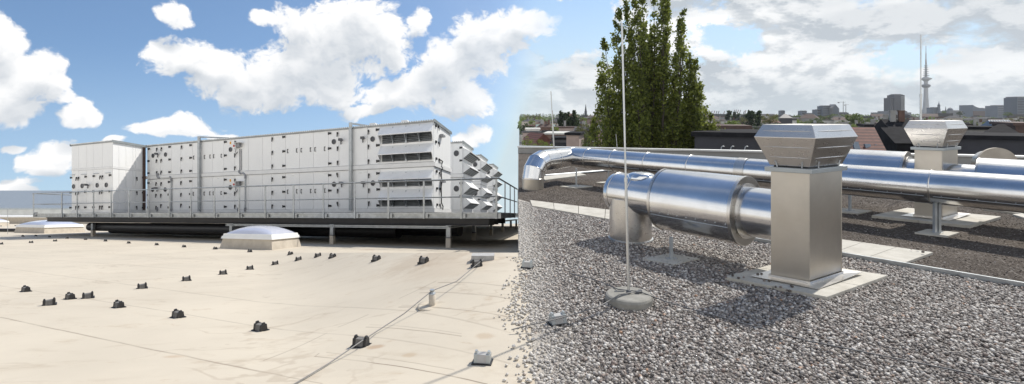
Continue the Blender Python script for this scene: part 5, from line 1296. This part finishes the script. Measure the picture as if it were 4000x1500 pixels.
# ------------------------------------------------------------------ city
def building(name, x0, x1, ytop, Y, wall, label, roof=None, depth=None, yaw=0.0, rise=0.0, kind='flat', group=None, win=None, cat='house', roofh=0.0, chim=0, over=0.25, ridge='x'):
    """front edge from pixel x0 to x1, eaves at pixel ytop, distance Y; rise = roof height in metres"""
    p0, p1 = P(x0, ytop, Y), P(x1, ytop, Y); cx = (p0[0]+p1[0])/2; uc = cx/Y; th = atan(uc)*0.85
    w = (p1[0]-p0[0])/(cos(th)+uc*sin(th)); zt = p0[2]; dp = depth or w*0.8
    yaw = yaw-th; cy, sy = cos(yaw), sin(yaw)
    fn = lambda s, t, z: (cx+s*cy-t*sy, Y+s*sy+t*cy, z)
    r = thing(name, (cx, Y, GZ), label, cat, group)
    MB().box(-w/2, w/2, 0, dp, GZ, zt, fn).build('wall', M[wall], r)
    rf = MB(); o = over
    if kind == 'flat':
        rf.box(-w/2-o, w/2+o, -o, dp+o, zt, zt+max(0.35, roofh), fn)
    elif kind == 'gable' and ridge == 'x':
        for (z0, th) in ((zt, 0.0),):
            rf.add([fn(-w/2-o, -o, zt), fn(w/2+o, -o, zt), fn(w/2+o, dp+o, zt), fn(-w/2-o, dp+o, zt), fn(-w/2-o, dp/2, zt+rise), fn(w/2+o, dp/2, zt+rise)],
                   [(0, 1, 5, 4), (2, 3, 4, 5), (1, 2, 5), (3, 0, 4), (3, 2, 1, 0)])
    elif kind == 'gable':
        rf.add([fn(-w/2-o, -o, zt), fn(w/2+o, -o, zt), fn(w/2+o, dp+o, zt), fn(-w/2-o, dp+o, zt), fn(0, -o, zt+rise), fn(0, dp+o, zt+rise)],
               [(0, 1, 4), (2, 3, 5), (1, 2, 5, 4), (3, 0, 4, 5), (3, 2, 1, 0)])
    elif kind == 'hip':
        i_ = min(w, dp)*0.4
        rf.add([fn(-w/2-o, -o, zt), fn(w/2+o, -o, zt), fn(w/2+o, dp+o, zt), fn(-w/2-o, dp+o, zt), fn(-w/2+i_, dp/2, zt+rise), fn(w/2-i_, dp/2, zt+rise)],
               [(0, 1, 5, 4), (2, 3, 4, 5), (1, 2, 5), (3, 0, 4), (3, 2, 1, 0)])
    ro = rf.build('roof', M[roof or 'roof_black'], r)
    for i in range(chim):
        s = -w*0.35+w*0.7*(i+0.5)/chim; c = MB(); c.box(s-0.35, s+0.35, dp*0.4, dp*0.4+0.7, zt, zt+rise+1.2, fn); c.box(s-0.42, s+0.42, dp*0.4-.07, dp*0.4+0.77, zt+rise+1.2, zt+rise+1.35, fn); c.build('chimney', M['wall_brick' if i % 2 else 'wall_grey'], ro)
    if win:
        nx, nz, ww, wh, z_off = win
        for j in range(nz):
            for i in range(nx):
                s = -w/2+w*(i+0.5)/nx; z = zt-z_off-j*3.0
                o_ = MB().box(s-ww/2, s+ww/2, -0.03, 0.05, z-wh, z, fn).build('window', M['window'], r)
                MB().box(s-ww/2-0.1, s+ww/2+0.1, -0.12, -0.031, z-wh-0.12, z-wh, fn).build('sill', M['wall_white'], o_)
    return r
# named neighbours
b = building('flat_roof_house', 2700, 3240, 537, 38, 'roof_navy', 'dark slate clad flat house right behind the roof edge, left of the near hood', 'roof_black', 9, radians(-4), 0, 'flat', None, None, 'house', 0.12)
for i, x in enumerate((2815, 2853, 2908)):
    q = P(x, 590, 37.0); tag(MB().tube([q, q+np.array((.05, 0, .28)), q+np.array((.16, 0, .36)), q+np.array((.26, 0, .33))], 0.028, 6).build('vent_hook', M['galv'], None, tuple(q)), f'small bent steel hook, {ORD[i]} from the left against the dark slate clad house', 'hook', 'steel hooks on the dark house')
building('white_house', 2775, 2925, 508, 100, 'wall_white', 'white rendered house with dark eaves behind the pyramid rooflight', 'roof_brown', 10, 0.05, 0, 'flat', None, (7, 1, 0.7, 1.6, 0.7), 'house', 0.9, over=0.5)
py = P(2845, 544, 52); ap_ = P(2846, 509, 52); s_ = 1.15
pr = thing('pyramid_rooflight', (py[0], 52, py[2]), 'pale metal pyramid rooflight on the dark roof before the white house', 'rooflight')
MB().box(py[0]-1.3, py[0]+1.6, 50.6, 53.6, py[2]-1.4, py[2]-0.0).build('base', M['roof_black'], pr)
cA, sA = cos(0.65), sin(0.65); cor = [(py[0]+(a*cA-b_*sA)*s_*0.86, 52+(a*sA+b_*cA)*s_*0.86, py[2]+0.01) for a, b_ in ((-1, -1), (1, -1), (1, 1), (-1, 1))]
m = MB(); m.add(cor+[(py[0], 52, ap_[2])], [(0, 1, 4), (1, 2, 4), (2, 3, 4), (3, 0, 4), (3, 2, 1, 0)]); m.build('glazing', M['pyr'] if 'pyr' in M else M['duct_dull'], pr)
building('flat_roof_house', 2760, 2925, 546, 49, 'roof_black', 'low black flat roof carrying the pale pyramid rooflight', 'roof_black', 6, 0.0, 0, 'flat', None, None, 'house', 0.3)
building('rooftop_shed', 2772, 2800, 519, 55, 'galv_dark', 'small dark roof shed left of the pyramid rooflight', 'roof_black', 2, 0, 0, 'flat', None, None, 'shed', 0.1)
building('tiled_house', 3310, 3452, 592, 50, 'wall_grey', 'house with steep red tiled roof and roof windows between the two hoods', 'roof_tile', 8, radians(8), 2.3, 'gable', None, None, 'house', chim=0)
bpy.context.view_layer.update()
q = P(3352, 570, 50.9)
for i, (x, y) in enumerate(((3345, 568), (3392, 576), (3432, 578))):
    c = P(x, y, 50.35); tag(MB().add([tuple(c+np.array(v)) for v in ((-.28, -.2, -.35), (.28, -.2, -.35), (.28, .12, .35), (-.28, .12, .35), (-.28, 0, -.40), (.28, 0, -.40), (.28, .32, .30), (-.28, .32, .30))], [(0, 1, 2, 3), (7, 6, 5, 4), (0, 4, 5, 1), (1, 5, 6, 2), (2, 6, 7, 3), (3, 7, 4, 0)]).build('roof_window', M['window_pale'], None, tuple(c)), f'roof window, {ORD[i]} from the left in the red tiled roof', 'roof window', 'roof windows in the red tiles')
building('gable_house', 3446, 3500, 522, 60, 'wall_grey', 'grey party wall house right of the red tiled roof', 'roof_black', 9, radians(-6), 0.5, 'flat', None, (2, 2, .5, 1.0, 1.2), 'house', .15)
building('gable_house', 3330, 3400, 536, 64, 'wall_grey', 'dark house with white flat roof above the red tiled roof', 'wall_white', 6, 0.1, 0, 'flat', None, None, 'house', .25)
building('gable_house', 3490, 3600, 520, 75, 'roof_grey', 'dark slate gabled house left of the farther hood', 'roof_black', 10, radians(12), 2.0, 'gable', None, (3, 1, .6, 1.0, .8), 'house', chim=2)
building('flat_roof_house', 3380, 3520, 497, 95, 'wall_grey', 'long grey house with dark roof and terraces below the green trees', 'roof_black', 10, 0.06, 0, 'flat', None, (8, 1, .9, 1.2, .9), 'house', .5, chim=2)
building('flat_roof_house', 3420, 3560, 512, 82, 'roof_grey', 'dark roof terrace house in the valley left of the farther hood', 'roof_black', 6, -0.1, 1.3, 'gable', None, (6, 1, .7, 1.0, .5), 'house', chim=3)
building('flat_roof_house', 3500, 3620, 560, 55, 'roof_black', 'black roofed house below the farther hood', 'roof_black', 8, radians(14), 1.6, 'gable', None, None, 'house')
building('flat_roof_house', 3690, 4300, 549, 40, 'roof_navy', 'black slate clad house with flat roof behind the farther stack at the right', 'roof_black', 9, radians(1), 0, 'flat', None, None, 'house', .12)
building('gable_house', 3770, 3925, 506, 66, 'wall_grey', 'broad pale grey party wall house right of the farther hood', 'roof_black', 8, radians(3), 0, 'flat', None, None, 'house', .1)
building('mansard_house', 3858, 3985, 528, 58, 'wall_white', 'pale house with black mansard roof at the right, before the glazed roof', 'roof_black', 7, radians(-3), 1.2, 'hip', None, None, 'house')
building('brown_house', 3962, 4200, 492, 60, 'roof_brown', 'brown clad house cut by the right border of the photo', 'roof_brown', 12, radians(6), 0, 'flat', None, (4, 1, .7, 1.0, 3.0), 'house', .3)
g0 = P(3882, 494, 80); g1 = P(3972, 494, 80)
gh = thing('glazed_roof', (g0[0], 80, g0[2]), 'slanted glazed roof with white bars on a dark base at the right', 'glazed roof')
MB().box(g0[0]-.2, g1[0]+.3, 80, 83, GZ, g0[2]).build('wall', M['roof_grey'], gh)
w = g1[0]-g0[0]; h = 24/F*80
MB().add([(g0[0], 80, g0[2]), (g1[0], 80, g0[2]), (g1[0]-.1, 81.2, g0[2]+h), (g0[0]+.25, 81.2, g0[2]+h), (g0[0], 82.4, g0[2]), (g1[0], 82.4, g0[2])], [(0, 1, 2, 3), (5, 4, 3, 2), (1, 5, 2), (4, 0, 3)]).build('pane', M['window_pale'], gh)
br = MB()
for i in range(9):
    x0 = g0[0]+w*i/8; x1 = g0[0]+.25+(w-.35)*i/8; br.tube([(x0, 79.97, g0[2]), (x1, 81.17, g0[2]+h)], 0.06, 5)
for z in (0, 1): br.tube([(g0[0]+.25*z, 79.97+1.2*z, g0[2]+h*z), (g1[0]-.1*z, 79.97+1.2*z, g0[2]+h*z)], 0.07, 5)
br.build('glazing_bar', M['white_plastic'], gh)
# left cluster
building('copper_roof_house', 2100, 2172, 512, 180, 'wall_brick', 'house with patinated green copper roof left of the three dark poplars', 'roof_green', 12, radians(4), 2.2, 'gable', None, (5, 1, .7, 1.2, .7), 'house', chim=3)
building('brick_house', 2128, 2226, 525, 110, 'wall_brick', 'dark brick house with pale eaves below the copper roof', 'wall_white', 9, radians(-5), 0, 'flat', None, (7, 2, .7, 1.1, 1.0), 'house', .15)
building('white_house', 2055, 2108, 507, 140, 'wall_white', 'small white house with flat roof and pale eaves left of the copper roof', 'wall_white', 8, 0.0, 0, 'flat', None, (5, 1, .7, 1.1, 1.4), 'house', .2)
building('pink_house', 2212, 2262, 528, 72, 'wall_pink', 'windowless dusty pink gable wall left of the grey green bush', 'roof_black', 5, radians(-10), 0.5, 'flat', None, None, 'house', .12)
building('tiled_house', 2095, 2150, 552, 78, 'wall_brick', 'low house with red tiled gable among the spring green trees', 'roof_tile', 6, radians(20), 1.2, 'gable', None, None, 'house', ridge='y')
building('flat_roof_house', 2160, 2215, 545, 86, 'galv_dark', 'dark flat house with white window frames below the brick house', 'roof_black', 7, 0, 0, 'flat', None, (4, 1, .6, .9, .5), 'house', .3)
building('flat_roof_house', 2046, 2098, 494, 230, 'wall_pink', 'far house with flat reddish roof right of the white terraces', 'roof_tile', 14, 0, 0, 'flat', None, None, 'house', .5)
# filling streets: rows of ordinary houses, each its own thing
walls = [('wall_white', 'white'), ('wall_grey', 'grey'), ('wall_beige', 'beige'), ('wall_brick', 'dark brick'), ('wall_pink', 'dusty pink')]
roofs = [('roof_black', 'black'), ('roof_grey', 'grey'), ('roof_brown', 'brown'), ('roof_tile', 'red tiled')]
marks = [(1950, 'left of the copper roof'), (2110, 'near the copper roof'), (2200, 'by the three dark poplars'), (2300, 'behind the tall poplar'), (2780, 'below the harbour cranes'), (2900, 'by the slender poplars'),
         (3000, 'right of the slender poplars'), (3090, 'below the small square tower'), (3190, 'below the big office block'), (3300, 'below the tower cranes'), (3420, 'below the dark office tower'), (3560, 'below the television tower'), (3680, 'below the church tower'), (3780, 'below the domed building'), (3850, 'below the wavy concert hall'), (3940, 'below the pale office block')]
rr = random.Random(5); used = set(); cnt = 0
rows = [(125, 514, 4), (170, 498, 5), (250, 484, 6), (360, 473, 8), (520, 464, 10), (760, 457, 14)]
posw = ['nearest', 'near', 'middle', 'far', 'farther', 'farthest']
for ri, (Y, yt, hgt) in enumerate(rows):
    x = 2034 + rr.uniform(0, 12)
    while x < 4020:
        wpx = rr.uniform(34, 78)*(1.25 if ri < 2 else 1.0)
        hid = (2330 < x < 2740 and ri < 4) or (2740 < x < 2960 and ri < 1)
        if not hid and rr.random() < 0.80:
            wl = rr.choice(walls); rf = rr.choice(roofs[:3] if rr.random() < .8 else roofs); kd = rr.choice(['flat', 'gable', 'hip'])
            mk = [m_[1] for m_ in marks if m_[0] <= x][-1] if x >= 1950 else marks[0][1]
            shape = {'flat': 'flat roof', 'gable': 'gabled roof', 'hip': 'hipped roof'}[kd]
            lab = f'{wl[1]} house with {rf[1]} {shape} in {posw[ri]} street {mk}'
            if lab not in used:
                used.add(lab); cnt += 1
                Yj = Y*rr.uniform(0.95, 1.06); ytj = yt+rr.uniform(-5, 5)*(1.2-ri*.15)
                building('city_house', x, x+wpx, ytj, Yj, wl[0], lab, rf[0], wpx*Yj/F*0.6, rr.uniform(-.25, .25), wpx*Yj/F*rr.uniform(.12, .22), kd, 'houses in the streets of the city',
                         (max(2, int(wpx/13)), 1, wpx*Yj/F/max(2, int(wpx/13))*0.4, 1.5, 1.0) if ri < 3 else None, 'house', .4, chim=rr.choice((0, 1, 2)) if ri < 4 else 0, over=0.3)
        x += wpx*rr.uniform(0.8, 1.15)

kinds = [('leaf_mid', 'green'), ('leaf_bright', 'light green'), ('leaf_olive', 'olive green'), ('leaf_dark', 'dark green')]
for ri, (Y, yt) in enumerate(((150, 500), (210, 486), (300, 474), (430, 464), (620, 457), (850, 453))):
    x = 2040 + rr.uniform(0, 60)
    while x < 4010:
        if not (2330 < x < 2740 and ri < 4) and rr.random() < 0.72:
            kd = rr.choice(kinds); w = rr.uniform(34, 70)*(1.2-ri*0.08); mk = [m_[1] for m_ in marks if m_[0] <= x][-1]
            sh = rr.choice(('round', 'broad', 'small')); lab = f'{sh} {kd[1]} tree in {posw[ri]} street {mk}'
            if lab not in used:
                used.add(lab); hh_ = w*(0.85 if sh == 'round' else 0.6)
                lump_tree('broadleaf_tree', x, yt+rr.uniform(-13, -3), yt+hh_-8, w*(0.8 if sh == 'small' else 1.0), Y*rr.uniform(.95, 1.05), M[kd[0]], lab, 'city trees', 800, 0.06)
        x += rr.uniform(45, 105)

# ------------------------------------------------------------------ skyline
def block(name, x0, x1, ytop, Y, mt, label, depth=None, cat='building', ybase=None, bands=0, extra=None):
    p0, p1 = P(x0, ytop, Y), P(x1, ytop, Y); w = p1[0]-p0[0]
    r = thing(name, ((p0[0]+p1[0])/2, Y, GZ), label, cat)
    MB().box(p0[0], p1[0], Y, Y+(depth or w), GZ, p0[2]).build('wall', M[mt], r)
    MB().box(p0[0]+w*.1, p1[0]-w*.1, Y+w*.1, Y+w*.8, p0[2], p0[2]+w*0.06).build('roof_plant', M['far_mid'], r)
    if bands:
        b = MB(); H = p0[2]-GZ
        for i in range(bands):
            z = GZ+H*(i+0.45)/bands; b.box(p0[0]+w*.04, p1[0]-w*.04, Y-0.4, Y-0.02, z, z+H/bands*0.4)
        b.build('window_band', M['window'], r)
    return r
T = block('office_tower', 3493, 3534, 371, 1250, 'far_tower', 'tall dark office tower left of the television tower', 24, bands=0)
p0, p1, p2 = P(3480, 382, 1250), P(3494, 382, 1250), P(3534, 371, 1250)
MB().box(p0[0], p1[0]-.05, 1252, 1274, GZ, p0[2]).build('side_wing', M['far_tower'], T)
MB().box(P(3500, 367, 1250)[0], P(3526, 367, 1250)[0], 1254, 1268, P(0, 371, 1250)[2], P(0, 367, 1250)[2]).build('roof_plant', M['far_tower'], T)
b = MB()
for i in range(18):
    z = P(0, 376+i*3.6, 1250)[2]; b.box(P(3519, 0, 1250)[0], P(3533.5, 0, 1250)[0], 1249.2, 1249.9, z-1.1, z)
b.build('window_band', M['far_pale'], T)
block('podium', 3470, 3560, 439, 1220, 'far_mid', 'long low podium at the foot of the dark office tower', 60)
# television tower
YT = 2200.0; kx = YT/F; ct = P(3617, 445, YT)
tv = thing('television_tower', (ct[0], YT, GZ), 'slender concrete television tower with two round platforms and a tall antenna', 'television tower')
zt_ = lambda y: EYE-(y-445)/F*YT - GZ
def lat(name, prof, mt): return MB().lathe([(r_*kx, zt_(y)) for r_, y in prof], (ct[0], YT, GZ), 20).build(name, M[mt], tv)
lat('shaft', [(16, 466), (13.5, 440), (9.5, 415), (7.6, 380), (6.6, 341), (6.4, 318)], 'tower_concrete')
lat('lower_platform', [(7, 343), (12, 340.5), (14.5, 337), (14.5, 332), (12, 330.5), (7, 329)], 'far_mid')
lat('upper_platform', [(6.4, 318), (11, 314), (19, 308), (19, 306), (12, 303), (6, 300)], 'tower_concrete')
lat('antenna_base', [(4.4, 301), (3.8, 280), (3.2, 255), (2.4, 250)], 'tower_concrete')
for i, (y, r_) in enumerate(((296, 10.5), (289, 9.5), (281, 9), (272, 8), (263, 6.5), (255.5, 5.5))):
    lat('dish_gallery', [(3.5, y+0.8), (r_, y+0.4), (r_, y-1.0), (3.5, y-1.2)], 'far_mid')
lat('antenna_mast', [(2.4, 252), (2.0, 232), (1.6, 228), (1.6, 210), (1.1, 208), (0.8, 179)], 'crane_red')
# church and neighbours
ch = block('church', 3646, 3670, 420, 1500, 'far_blue', 'church with green spired tower right of the television tower', 25, 'church')
cx_ = P(3663, 445, 1500); k5 = 1500/F
MB().lathe([(5.2*k5, 0), (5.2*k5, (466-418)*k5), (4.4*k5, (466-414)*k5), (4.4*k5, (466-405)*k5), (5.0*k5, (466-404)*k5), (3.4*k5, (466-399)*k5), (1.8*k5, (466-396)*k5), (0.8*k5, (466-391)*k5), (0.3*k5, (466-386)*k5)], (cx_[0], 1496, GZ-2), 12).build('tower', M['far_blue'], ch)
sp = P(3694, 445, 1400); k6 = 0.7
s_ = thing('church_spire', (sp[0], 1400, GZ), 'dark pointed church spire right of the green spired church', 'spire')
MB().lathe([(4.5*k6, 0), (4.5*k6, 30*k6), (3.2*k6, 34*k6), (0.2*k6, 60*k6)], (sp[0], 1400, GZ), 8, False).build('spire', M['far_tower'], s_)
MB().box(sp[0]-5, sp[0]+4, 1395, 1399, GZ, GZ+14).build('nave', M['far_tower'], s_)
sp = P(2288, 445, 900); k6 = .45
s_ = thing('church_spire', (sp[0], 900, GZ), 'dark pointed church spire just left of the tall poplar', 'spire')
MB().lathe([(5*k6, 0), (5*k6, 55*k6), (4*k6, 58*k6), (0.2*k6, 86*k6)], (sp[0], 900, GZ), 8, False).build('spire', M['far_tower'], s_)
MB().box(sp[0]-8, sp[0]+3, 901, 915, GZ, GZ+16).build('nave', M['far_tower'], s_)
dm = block('domed_building', 3709, 3760, 434, 1400, 'far_mid', 'wide grey building with a round dome right of the dark spire', 30)
dc_ = P(3726, 434, 1400); kk = 0.7
MB().lathe([(9.5*kk, -0.5), (9.5*kk, 4*kk), (8.5*kk, 8*kk), (6*kk, 11*kk), (2.5*kk, 13*kk), (0.6*kk, 14*kk), (0.3*kk, 17*kk)], (dc_[0], 1412, dc_[2]), 16).build('dome', M['far_blue'], dm)
hall = thing('concert_hall', (P(3832, 440, 1600)[0], 1600, GZ), 'pale blue glass hall with a wavy roofline right of the domed building', 'building')
xs_ = [3801, 3808, 3818, 3828, 3836, 3846, 3855, 3864]; ys_ = [410, 415, 419, 422, 421, 424, 421, 424]
pl = [(P(x, 445, 1600)[0], P(x, y, 1600)[2]) for x, y in zip(xs_, ys_)]
poly = pl + [(pl[-1][0], GZ), (pl[0][0], GZ)]
MB().prism(poly, lambda x, z: (x, 1600, z), lambda x, z: (x, 1650, z)).build('glass_body', M['far_blue'], hall)
b = MB(); b.box(pl[0][0]-0.5, pl[-1][0]+0.5, 1598.5, 1599.9, GZ, P(0, 434, 1600)[2]); b.build('brick_base', M['wall_brick'], hall)
block('office_block', 3897, 3942, 413, 1500, 'far_blue', 'pale blue flat office block near the right border', 40, bands=8)
block('office_block', 3942, 3975, 422, 1520, 'far_mid', 'lower grey office block beside the tall block at the right border', 40)
block('office_tower', 3973, 4040, 381, 1100, 'far_blue', 'tall blue grey office tower cut by the right border', 30, bands=16)
block('small_tower', 3050, 3066, 432, 1300, 'far_blue', 'small square blue grey tower above the pale leafing tree', 12, bands=8)
block('low_hall', 3066, 3092, 450, 1350, 'far_pale', 'low pale hall beside the small square tower', 30)
block('office_block', 3132, 3152, 433, 1300, 'far_blue', 'narrow blue grey block left of the big office group', 18, bands=6)
block('office_block', 3153, 3190, 443, 1290, 'far_mid', 'low stepped grey block between the narrow block and the big office group', 25)
block('office_block', 3192, 3214, 428, 1200, 'far_blue', 'left lower part of the big office group', 20, bands=5)
o_ = block('office_block', 3214, 3249, 414, 1190, 'far_blue', 'big flat topped office block left of the tower cranes', 22, bands=8)
gb = thing('gabled_office', (P(3263, 445, 1180)[0], 1180, GZ), 'big office block with pointed gable roof beside the tower cranes', 'building')
pl = [(3249, 470), (3249, 420), (3256, 416), (3263, 407), (3272, 417), (3278, 424), (3278, 470)]
MB().prism([(P(x, y, 1180)[0], P(x, y, 1180)[2]) for x, y in pl], lambda x, z: (x, 1180, z), lambda x, z: (x, 1200, z)).build('wall', M['far_mid'], gb)
MB().prism([(P(x, y, 1180)[0], P(x, y, 1180)[2]) for x, y in ((3252, 424), (3263, 411), (3275, 424), (3275, 450), (3252, 450))], lambda x, z: (x, 1179, z), lambda x, z: (x, 1179.9, z)).build('glass_front', M['far_blue'], gb)
block('podium', 3278, 3315, 440, 1190, 'far_tower', 'long low dark building below the tower cranes', 30)
hill = P(3085, 468, 320)
building('hill_house', 3045, 3095, 461, 330, 'far_tower', 'dark wide hipped roof right of the pale leafing tree', 'far_tower', 12, 0, 2.6, 'hip')
def tower_crane(x, yt, yb, Y, jl, jr, label):
    p, q = P(x, yb, Y), P(x, yt, Y); r = thing('tower_crane', (p[0], Y, p[2]), label, 'crane', 'tower cranes on the skyline'); w = 0.9*Y/F
    m = MB()
    for dx in (-1, 1):
        m.box(p[0]+dx*w-w*.35, p[0]+dx*w+w*.35, Y-w*.4, Y+w*.4, GZ, q[2])
    n = 12
    for i in range(n):
        z0 = p[2]+(q[2]-p[2])*i/n; z1_ = p[2]+(q[2]-p[2])*(i+1)/n; m.tube([(p[0]-w, Y, z0), (p[0]+w, Y, z1_)], w*.25, 4)
    m.build('mast', M['crane'], r)
    MB().box(P(x-jl, yt, Y)[0], P(x+jr, yt, Y)[0], Y-w*.5, Y+w*.5, q[2]-w*.5, q[2]+w*.5).build('jib', M['crane'], r)
    MB().lathe([(w*.8, 0), (w*.1, 6*Y/F)], (q[0], Y, q[2]), 6).build('cat_head', M['crane'], r)
    MB().box(P(x-jl, yt, Y)[0], P(x-jl*0.7, yt, Y)[0], Y-w*.6, Y+w*.6, q[2]-4*Y/F, q[2]).build('counterweight', M['far_mid'], r)
tower_crane(3294, 399, 442, 1150, 22, 9, 'taller tower crane above the low dark building'); tower_crane(3304, 409, 442, 1160, 6, 12, 'shorter tower crane right of the taller one')
def harbour_crane(x, yt, yb, Y, lean, label, mt='crane'):
    k = Y/F; p = P(x, yb, Y); h = (yb-yt)*k; r = thing('harbour_crane', (p[0], Y, GZ), label, 'crane', 'harbour cranes on the horizon'); w = 1.7*k
    m = MB()
    for dx in (-3.0, 3.0): m.tube([(p[0]+dx*k, Y, GZ), (p[0]+dx*k*.5, Y, p[2]+h*0.45)], w*.8, 4)
    m.tube([(p[0]-2.5*k, Y, p[2]+h*.2), (p[0]+2.5*k, Y, p[2]+h*.2)], w*.6, 4); m.build('frame', M['crane'], r)
    b = MB(); b.tube([(p[0]-1*k, Y, p[2]+h*.35), (p[0]+lean*k, Y, p[2]+h)], w*.85, 4); b.tube([(p[0]+1.5*k, Y, p[2]+h*.4), (p[0]+lean*k, Y, p[2]+h)], w*.4, 4); b.build('boom', M[mt], r)
for i, (x, ytp) in enumerate(((2776, 433), (2786, 433), (2795, 433), (2803, 433), (2825, 434), (2864, 429), (2871, 428), (2879, 429), (2887, 430), (2902, 433), (2908, 430))):
    harbour_crane(x, ytp, 462, 1800, 6, f'harbour crane with raised boom, {ORD[i]} from the left of those right of the tall poplar', 'crane_red' if i % 3 == 1 else 'crane')
for i, (x, ytp) in enumerate(((2037, 449), (2051, 449), (2095, 446), (2108, 449), (2121, 446), (2158, 436), (2280, 446))):
    x_, yt_ = x, ytp-2
    harbour_crane(x_, yt_ - 2, 474, 1800, 0.6, f'harbour crane with upright boom, {ORD[i]} from the left of those left of the tall poplar', 'crane_red' if i % 2 else 'crane')
block('harbour_hall', 2757, 2775, 452, 1750, 'far_blue', 'blue grey harbour hall left of the raised crane booms', 20)
block('harbour_hall', 2775, 2830, 459, 1740, 'far_mid', 'long low harbour hall under the raised crane booms', 20)
block('museum_block', 2045, 2090, 466, 1500, 'far_tower', 'long dark flat building on the horizon left of the lightning rod', 30)
block('gas_holder', 2112, 2130, 463, 1500, 'far_tower', 'dark rounded block on the horizon beside the lightning rod', 20)

# ------------------------------------------------------------------ ground of the city, distant wood and air
def f_ground(n, b):
    p = geop(n); v = n.new('ShaderNodeTexVoronoi'); n.put(v.inputs['Vector'], p); v.inputs['Scale'].default_value = 0.05
    k = n.noise(p, 0.02, 6, 0.6); c = n.mix(n.ss(k, 0.42, 0.58), (0.05, 0.065, 0.03), (0.10, 0.095, 0.09))
    n.put(b.inputs['Base Color'], n.mix(0.35, c, n.mix(n.sep(v.outputs['Color'])[0], (0.03, 0.03, 0.03), (0.2, 0.19, 0.18)))); b.inputs['Roughness'].default_value = 0.95
M['ground'] = mat('city_ground', f_ground)
gm = MB(); ys = [8, 30, 60, 120, 240, 480, 960, 1920, 4200]; 
gr = MB(); vs = []
for Y in ys:
    for u in (0.014, 0.3, 0.7, 1.1, 1.6): vs.append((u*Y, Y, GZ))
gr.add(vs, [(i*5+j, i*5+j+1, (i+1)*5+j+1, (i+1)*5+j) for i in range(len(ys)-1) for j in range(4)]); o = gr.build('ground', M['ground'], kind='structure'); o['label'] = 'city ground of streets and gardens reaching to the horizon'; o['category'] = 'ground'
n_ = 26000; Yw = 500*np.exp(rng.uniform(0, 1, n_)*math.log(3600/500)); u = rng.uniform(0.016, 1.08, n_)
band = (np.sin(u*37+np.log(Yw)*6)+np.sin(u*91+np.log(Yw)*13)*0.7+rng.normal(0, .5, n_)) > 0.2
C = np.stack((u*Yw, Yw, GZ+rng.uniform(2, 12, n_)*np.clip(Yw/1500, .8, 1.6)), 1)[band]
dummy = thing('distant_wood', (0, 500, GZ), 'dark green band of distant trees between the houses and the skyline', 'trees'); dummy['kind'] = 'stuff'
oo = leaves(C, 7.5, 'crown', M['leaf_mid'], dummy)
oo['kind'] = 'stuff'
def make_haze():
    m = bpy.data.materials.new('air'); m.use_nodes = True; t = m.node_tree; t.nodes.clear()
    out = t.nodes.new('ShaderNodeOutputMaterial'); v = t.nodes.new('ShaderNodeVolumePrincipled'); t.links.new(v.outputs[0], out.inputs['Volume'])
    v.inputs['Color'].default_value = (0.84, 0.90, 0.97, 1); v.inputs['Density'].default_value = 0.00008; v.inputs['Anisotropy'].default_value = 0.25
    o = MB().box(-140, 3600, -30, 2600, -22, 320).build('haze', m, kind='stuff'); o['label'] = 'thin pale air that fades the far skyline'; o['category'] = 'haze'
if HAZE: make_haze()
for nme, lab, cat in (('roof_membrane', 'beige membrane roof sloping gently away at the left', 'roof'), ('growing_medium', 'dark brown growing medium behind the metal edging', 'ground'), ('gravel_bed', 'bed of river pebbles in the right foreground', 'ground'),
                      ('roof_slab', 'concrete body of the building below the gravel roof', 'roof'), ('pebbles', 'grey white and brown river pebbles covering the right foreground', 'pebbles'), ('loose_chippings', 'small dark chippings lying on the dark growing medium', 'chippings')):
    o = bpy.data.objects.get(nme)
    if o: o['label'] = lab; o['category'] = cat
